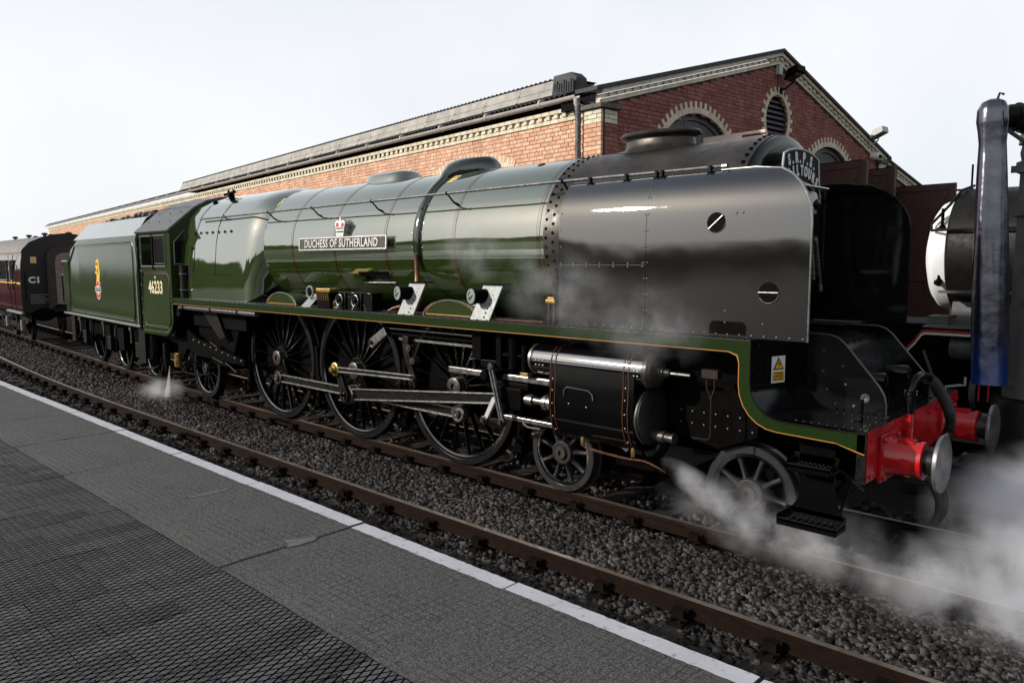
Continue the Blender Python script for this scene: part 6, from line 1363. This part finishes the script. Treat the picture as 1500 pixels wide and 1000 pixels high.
m = MB(); m.tube([(-1.0,-CW-.003,1.1),(-1.0,-CW-.003,2.9)], .008, n=4); m.tube([(-1.75,-CW-.003,1.1),(-1.75,-CW-.003,2.9)], .008, n=4); obj('door_gap', m, K['soot'], cb_)
m = MB(); m.box(-1.15,-1.05,-CW-.03,-CW,1.88,1.93); m.sphere((-.72,-CW-.02,1.98),.05,8,6); obj('door_handle', m, K['brass'], cb_)
for k in range(6):
    m = MB(); m.lathe((-.55-1.25*k,-.25 if k%2 else .2,3.50),(0,0,1),[(0,.05),(.07,.05),(.075,.10),(.12,.10),(.15,.05),(.155,0)],n=12); obj('roof_ventilator', m, K['coachend'], cr2)
# gangway
GP = [(-.62,1.15),(-.62,2.75),(-.58,2.98),(-.45,3.12),(-.25,3.18),(.25,3.18),(.45,3.12),(.58,2.98),(.62,2.75),(.62,1.15)]
GI = [(-.42,1.30),(-.42,2.70),(-.38,2.84),(-.28,2.92),(-.15,2.95),(.15,2.95),(.28,2.92),(.38,2.84),(.42,2.70),(.42,1.30)]
m = MB(); vs = []; n_ = len(GP)
for x in (.0,.24): vs += [(x,y,z) for y,z in GP]+[(x,y,z) for y,z in GI]
fs = []
for i in range(n_-1): fs += [(i,i+1,2*n_+i+1,2*n_+i),(2*n_+i,2*n_+i+1,3*n_+i+1,3*n_+i),(n_+i,3*n_+i,3*n_+i+1,n_+i+1)]
fs += [(0,2*n_,3*n_,n_),(n_-1,2*n_-1,4*n_-1,3*n_-1)]; m.add(vs, fs); gw = obj('gangway', m, K['gangway'], coach, smooth=30)
m = MB(); m.prism(GI, 'x', .22, .25); gb = obj('gangway_board', m, K['canvas'], gw, smooth=0)
m = MB(); m.prism([(-.26,2.52),(.20,2.52),(.24,2.58),(.20,2.64),(-.26,2.64)], 'x', .25, .255); obj('gangway_label', m, K['pinklabel'], gb, smooth=0)
for z in np.arange(1.6,2.9,.28): m = MB(); m.box(.25,.253,-.42,.42,z-.004,z+.004); obj('board_joint', m, K['gangway'], gb, smooth=0)
inst('coach_letters', text_mesh('coach_letters','C1',K['white'],.26,.003,sx=1.1,bold=.012), ce, (.017,-.98,2.08), (PI/2,0,PI/2))
m = MB(); m.box(.012,.016,-1.06,-.90,2.62,2.82); lb_ = obj('warning_label', m, K['cream'], ce, smooth=0); m = MB(); m.box(.016,.018,-1.04,-.92,2.63,2.70); obj('label_panel', m, K['yellow'], lb_, smooth=0); m = MB(); m.add([(.0175,-1.03,2.72),(.0175,-.93,2.72),(.0175,-.98,2.80)], [(0,1,2)]); obj('label_triangle', m, K['yellow'], lb_, smooth=0)
for k, w in enumerate((.62,.40,.50,.50,.42)): m = MB(); m.box(.012,.0145,-1.12,-1.12+w,1.60-.065*k,1.625-.065*k); obj('stencil_line', m, K['greystencil'], ce, smooth=0)
m = MB(); m.tube([(.012,-1.24,1.45),(.06,-1.24,1.5),(.06,-1.24,2.3),(.012,-1.24,2.35)], .012, n=6); obj('end_handrail', m, K['soot'], ce)
for s in (-1,1):
    m = MB(); m.cyl((0,s*.86,1.0),(.35,s*.86,1.0),.09,n=14); b_ = obj('buffer', m, K['frame'], coach); m = MB(); m.lathe((.45,s*.86,1.0),(1,0,0),[(0,.0),(0,.20),(.03,.21),(.05,.0)],n=28); m.v = [(x,(y-s*.86)*1.6+s*.86,z) for x,y,z in m.v]; m.cyl((.3,s*.86,1.0),(.46,s*.86,1.0),.06,n=12); obj('buffer_head', m, K['frame'], b_)
m = MB(); m.box(-LC,-.05,-1.1,1.1,.85,1.05); obj('underframe', m, K['frame'], coach, smooth=0)
m = MB(); m.box(-2.6,-.1,-1.38,-1.28,1.0,1.05); obj('step_board', m, K['greypaint'], coach, smooth=0)
for u in (2.2,4.8):
    for s in (-1,1):
        wheel(coach, 'coach_wheel', 'bog', -u, .457, s)
    m = MB(); m.box(-u-.14,-u+.14,-1.12,-.92,.34,.60); obj('axle_box', m, K['ironblack'], coach, smooth=0, bev=.01)
    for d in (-.35,.35): m = MB(); m.cyl((-u+d,-1.04,.36),(-u+d,-1.04,.72),.09,n=12); obj('bogie_spring', m, K['canvas'] if d > 0 else K['ironblack'], coach)
m = MB(); m.prism([(-6.1,.75),(-5.6,.85),(-4.2,.60),(-2.8,.60),(-1.4,.85),(-.9,.75),(-1.3,.62),(-2.5,.42),(-4.5,.42),(-5.7,.62)], 'y', -1.02, -.98); obj('bogie_frame', m, K['ironblack'], coach, smooth=0)

# ------------------------------------------------------------------ second locomotive (black, facing the shed)
l2 = thing('steam_locomotive', 'black steam locomotive with red and cream lining facing the shed doors', 'locomotive', (.38,4.3,0), 0)
m = MB(); m.lathe((0.08,0,2.74),(1,0,0),[(0,.78),(.02,.82),(.05,.835),(2.1,.835),(2.12,.86),(9,.90)],n=56); sb2 = obj('smokebox', m, K['ironblack'], l2, smooth=40)
m = MB(); m.lathe((.10,0,2.70),(-1,0,0),[(0,.72),(.16,.72),(.20,.70),(.27,.60),(.34,.38),(.37,.15),(.375,0)],n=48); d2 = obj('smokebox_door', m, K['white'], l2, smooth=40)
m = MB(); m.tube([(.30,-.86,3.02),(.06,-.84,3.02),(-.10,-.70,3.02),(-.12,-.66,3.10),(.06,-.55,3.35),(.14,-.35,3.54),(.2,0,3.62)], .018, n=8); m.tube([(.06,-.86,3.02),(.3,-.87,3.02),(3,-.88,3.02)], .018, n=8); obj('handrail', m, K['ironblack'], sb2)
m = MB(); m.tube([(.0,-.62,3.3),(.0,-.66,2.3)], .020, n=8); m.sphere((.0,-.64,2.36),.045,8,6); m.sphere((.0,-.63,3.05),.045,8,6); m.box(-.06,.02,-.64,-.5,2.98,3.06); m.box(-.06,.02,-.64,-.5,2.32,2.42); obj('door_hinge', m, K['soot'], d2)
m = MB(); m.box(.16,.18,-.015,.015,3.56,3.90); m.box(.0,.2,-.03,.03,3.56,3.585); obj('lamp_iron', m, K['soot'], sb2)
m = MB(); m.lathe((1.25,0,3.50),(0,0,1),[(0,.34),(.12,.24),(.35,.22),(.42,.26),(.44,.26)],n=28); obj('chimney', m, K['ironblack'], sb2)
m = MB(); m.prism([(-.62,1.75),(-.55,2.05),(-.5,2.2),(.5,2.2),(.55,2.05),(.62,1.75)], 'x', .15, 1.9); obj('saddle', m, K['iron'], l2, smooth=0)
m = MB(); m.box(.06,2,-.90,-.75,2.22,2.25); obj('ejector_ledge', m, K['iron'], sb2, smooth=0)
O2 = [(-.42,1.40),(-.30,1.46),(-.18,1.56),(-.08,1.68),(-.02,1.78),(.02,1.80),(2,1.80),(9,1.80)]; I2 = [(x+.02,z-.10) for x,z in O2]
for s in (-1,1):
    m = MB(); m.ribbon(O2, I2, s*1.27, s*1.24); v2 = obj('valance', m, K['black'], l2, smooth=20)
    if s < 0:
        def ins2(f): return [(a[0]+(b[0]-a[0])*f, a[1]+(b[1]-a[1])*f) for a, b in zip(O2, I2)]
        m = MB(); m.ribbon(ins2(.25), ins2(.42), -1.274, -1.27); obj('red_lining', m, K['crimson'], v2, smooth=20)
        m = MB(); m.ribbon(ins2(.55), ins2(.86), -1.274, -1.27); obj('cream_lining', m, K['cream2'], v2, smooth=20)
m = MB(); m.box(.0,9,-1.27,1.27,1.80,1.82); m.box(-1.3,-.4,-1.25,1.25,1.38,1.41); m.box(.05,.9,-.9,.9,1.82,1.90); m.box(-.02,.22,-1.0,-.62,1.82,1.93); obj('running_plate', m, K['iron'], l2, smooth=0)
m = MB(); m.box(-.9,8,-.62,.62,.7,1.80); obj('inner_frames', m, K['soot'], l2, smooth=0)
m = MB(); m.prism([(-1.28,1.42),(-1.28,.95),(-1.15,.78),(-.7,.78),(-.62,1.78),(-1.2,1.78)], 'x', .62, 1.7); cy2 = obj('cylinder', m, K['black'], l2, smooth=0, bev=.03)
m = MB(); m.lathe((.62,-1.08,1.56),(-1,0,0),[(0,.15),(.30,.15),(.33,.12),(.34,0)],n=24); obj('valve_cover', m, K['iron'], cy2)
m = MB(); m.lathe((.62,-1.0,1.05),(-1,0,0),[(0,.28),(.06,.28),(.09,.2),(.1,0)],n=32); obj('cylinder_cover', m, K['iron'], cy2)
for x in (.66,.76): m = MB(); m.box(x-.010,x+.010,-1.2845,-1.26,.95,1.74); obj('red_lining', m, K['crimson'], cy2, smooth=0)
m = MB(); m.tube([(-.02,-1.1,1.5),(.1,-1.12,1.2),(.2,-1.12,.8)], .02, n=6); m.tube([(-.5,-.9,.9),(-.2,-1.1,1.1),(.1,-1.2,1.06),(.26,-1.22,.98)], .03, n=8); obj('pipes', m, K['iron'], l2)
m = MB(); m.cyl((.24,-1.22,1.0),(.34,-1.24,.96),.03,n=8); obj('pipe_union', m, K['brass'], l2)
m = MB(); m.box(-1.34,-1.30,-1.25,1.25,.86,1.32); obj('buffer_beam', m, K['red'], l2, smooth=0)
for x in (-.6,1.6): 
    for s in (-1,1): wheel(l2, 'bogie_wheel', 'bog', x, .457, s)
# ------------------------------------------------------------------ water crane with its hanging bag
wc = thing('water_crane', 'grey iron water crane column with a hanging dark blue canvas bag', 'water crane', (1.64,2.40,-.3))
m = MB(); m.lathe((0,0,0),(0,0,1),[(0,.46),(.06,.46),(.08,.38),(1.35,.35),(1.42,.32),(1.44,.26)],n=40); obj('pedestal', m, K['ironblack'], wc)
m = MB(); m.lathe((0,0,1.55),(0,0,1),[(-.1,.25),(.05,.25),(.06,.22),(2.30,.21),(2.32,.25),(2.42,.25),(2.44,.2)],n=36); m.lathe((0,0,3.97),(0,0,1),[(0,.20),(.10,.22),(.20,.20)],n=36); m.cyl((0,0,3.4),(0,0,3.45),.25,n=36); obj('column', m, K['iron'], wc)
m = MB(); m.lathe((0,0,4.16),(0,0,1),[(0,.24),(.10,.23),(.20,.19),(.27,.10),(.29,0)],n=28); obj('column_cap', m, K['cream'], wc)
m = MB(); m.tube([(.1,.08,4.34),(0,0,4.36),(-.14,-.14,4.40),(-.28,-.30,4.44),(-.37,-.40,4.42),(-.40,-.43,4.30)], [.13,.13,.12,.115,.11,.10], n=16); arm = obj('arm', m, K['ironblack'], wc)
m = MB(); m.cyl((-.14,-.14,4.40),(-.18,-.18,4.412),.15,n=20); m.cyl((-.23,-.24,4.42),(-.25,-.26,4.425),.15,n=20); obj('flange', m, K['ironblack'], arm)
rr = random.Random(4); rings = []; prof = [(4.60,.06,.05),(4.57,.12,.09),(4.50,.155,.115),(4.38,.165,.12),(4.27,.15,.115),(4.15,.14,.115),(3.8,.155,.12),(3.4,.170,.12),(3.0,.180,.12),(2.6,.19,.12),(2.2,.188,.11),(1.9,.186,.11),(1.62,.184,.11)]
prof = [(prof[i][0]+(prof[i+1][0]-prof[i][0])*k/3, prof[i][1]+(prof[i+1][1]-prof[i][1])*k/3, prof[i][2]+(prof[i+1][2]-prof[i][2])*k/3) for i in range(len(prof)-1) for k in range(3)]+[prof[-1]]
NB_ = 40; folds = [rr.uniform(0,2*PI) for _ in range(6)]
for z, a_, b_ in prof:
    ring_ = []
    for i in range(NB_):
        th = 2*PI*i/NB_; f = 1+.09*math.sin(3*th+folds[0]+z*.35)+.05*math.sin(5*th+folds[1]-z*.5)*(1 if z > 2.9 else .4)+.012*math.sin(7*th+folds[2]+z*2)
        if abs(z-2.85) < .45: f += .035*math.sin(9*th+z*17)*math.sin(z*23)
        f += .012*math.sin(11*th+z*9)
        ring_.append((-.40+.10*(4.4-z)/2.8+a_*f*math.cos(th)*.90, -.43+a_*f*math.sin(th)*.95, z))
    rings.append(ring_)
m = MB(); m.loft(rings); bag = obj('bag', m, K['bag'], wc, smooth=70)
m = MB(); m.tube([(-.38,-.43,4.59),(-.36,-.43,4.66),(-.32,-.43,4.64)], .014, n=6); m.tube([(-.33,-.52,4.57),(-.30,-.54,4.45),(-.29,-.55,4.30)], .012, n=6); obj('bag_tie', m, K['ironblack'], wc)
m = MB(); m.tube([(.10,.0,4.02),(-.1,-.12,4.12),(-.28,-.30,4.28)], .022, n=8); m.box(-.25,.22,-.26,-.22,3.85,3.92); obj('arm_stay', m, K['iron'], wc)

# ------------------------------------------------------------------ steam
def steam(name, loc, size, rot, dens, nscale, lo, hi, seed, fall=1.0, col_=(.95,.96,.99), stretch=(1,1,1)):
    m = MB(); m.sphere((0,0,0), 1.0, 24, 14)
    mt, n, l, out = newmat('steam_vapour_%d' % seed); v = n.new('ShaderNodeVolumePrincipled'); l.new(v.outputs[0], out.inputs['Volume'])
    v.inputs['Color'].default_value = (*col_, 1); v.inputs['Anisotropy'].default_value = .1
    tc = n.new('ShaderNodeTexCoord'); ln = n.new('ShaderNodeVectorMath'); ln.operation = 'LENGTH'; l.new(tc.outputs['Object'], ln.inputs[0])
    f = ramp(n, l, ln.outputs['Value'], 1.0, .15, 0., 1.)
    mp = n.new('ShaderNodeMapping'); l.new(tc.outputs['Object'], mp.inputs['Vector']); mp.inputs['Location'].default_value = (seed*3.7, seed*1.3, seed*2.1); mp.inputs['Scale'].default_value = tuple(s*k for s, k in zip(size, stretch))
    nz = noise(n, l, nscale, 5, .58, mp.outputs[0]); g = ramp(n, l, nz, lo, hi, 0., 1.)
    pw = n.new('ShaderNodeMath'); pw.operation = 'POWER'; pw.inputs[1].default_value = fall; l.new(f, pw.inputs[0])
    mu = n.new('ShaderNodeMath'); mu.operation = 'MULTIPLY'; l.new(pw.outputs[0], mu.inputs[0]); l.new(g, mu.inputs[1])
    m2 = n.new('ShaderNodeMath'); m2.operation = 'MULTIPLY'; m2.inputs[1].default_value = dens; l.new(mu.outputs[0], m2.inputs[0]); l.new(m2.outputs[0], v.inputs['Density'])
    o = obj(name, m, mt, None, smooth=60); o.location = loc; o.scale = size; o.rotation_euler = rot; return stuff(o)
steam('steam', (2.75,.25,.40), (1.6,1.05,.85), (0,0,.2), 17., 2.3, .41, .66, 1, 1.5)
steam('steam', (.55,-.95,.22), (1.5,.30,.42), (0,.10,.05), 6.0, 3.0, .42, .66, 2, 1.3)
steam('steam', (2.25,-.80,.02), (1.35,.75,.55), (0,0,.1), 7., 2.6, .40, .66, 9, 1.5)
steam('steam', (-.22,-1.20,.50), (.58,.16,.15), (0,.45,0), 11.0, 4.0, .38, .66, 3, 1.2)
steam('steam', (-1.9,-1.45,2.35), (.95,.22,.55), (0,.2,0), 2.3, 2.8, .41, .70, 4, 1.3)
steam('steam', (-.75,-1.48,2.0), (.75,.18,.50), (0,0,0), 2.2, 3.2, .42, .70, 5, 1.3)
steam('steam', (-3.35,-1.25,2.75), (.65,.2,.40), (0,.3,0), 2.4, 3.0, .41, .70, 6, 1.3)
steam('steam', (-12.15,-1.35,.13), (.85,.5,.28), (0,0,0), 4.0, 3.4, .40, .70, 7, 1.7)
m = MB(); m.lathe((-12.05,-1.2,.60),(.0,-.12,-1),[(0,.008),(.3,.03),(.62,.07)],n=10); mt, n, l, out = newmat('steam_jet'); v = n.new('ShaderNodeVolumePrincipled'); v.inputs['Density'].default_value = 14.; v.inputs['Color'].default_value = (.95,.95,.97,1); l.new(v.outputs[0], out.inputs['Volume']); stuff(obj('steam_jet', m, mt, None))
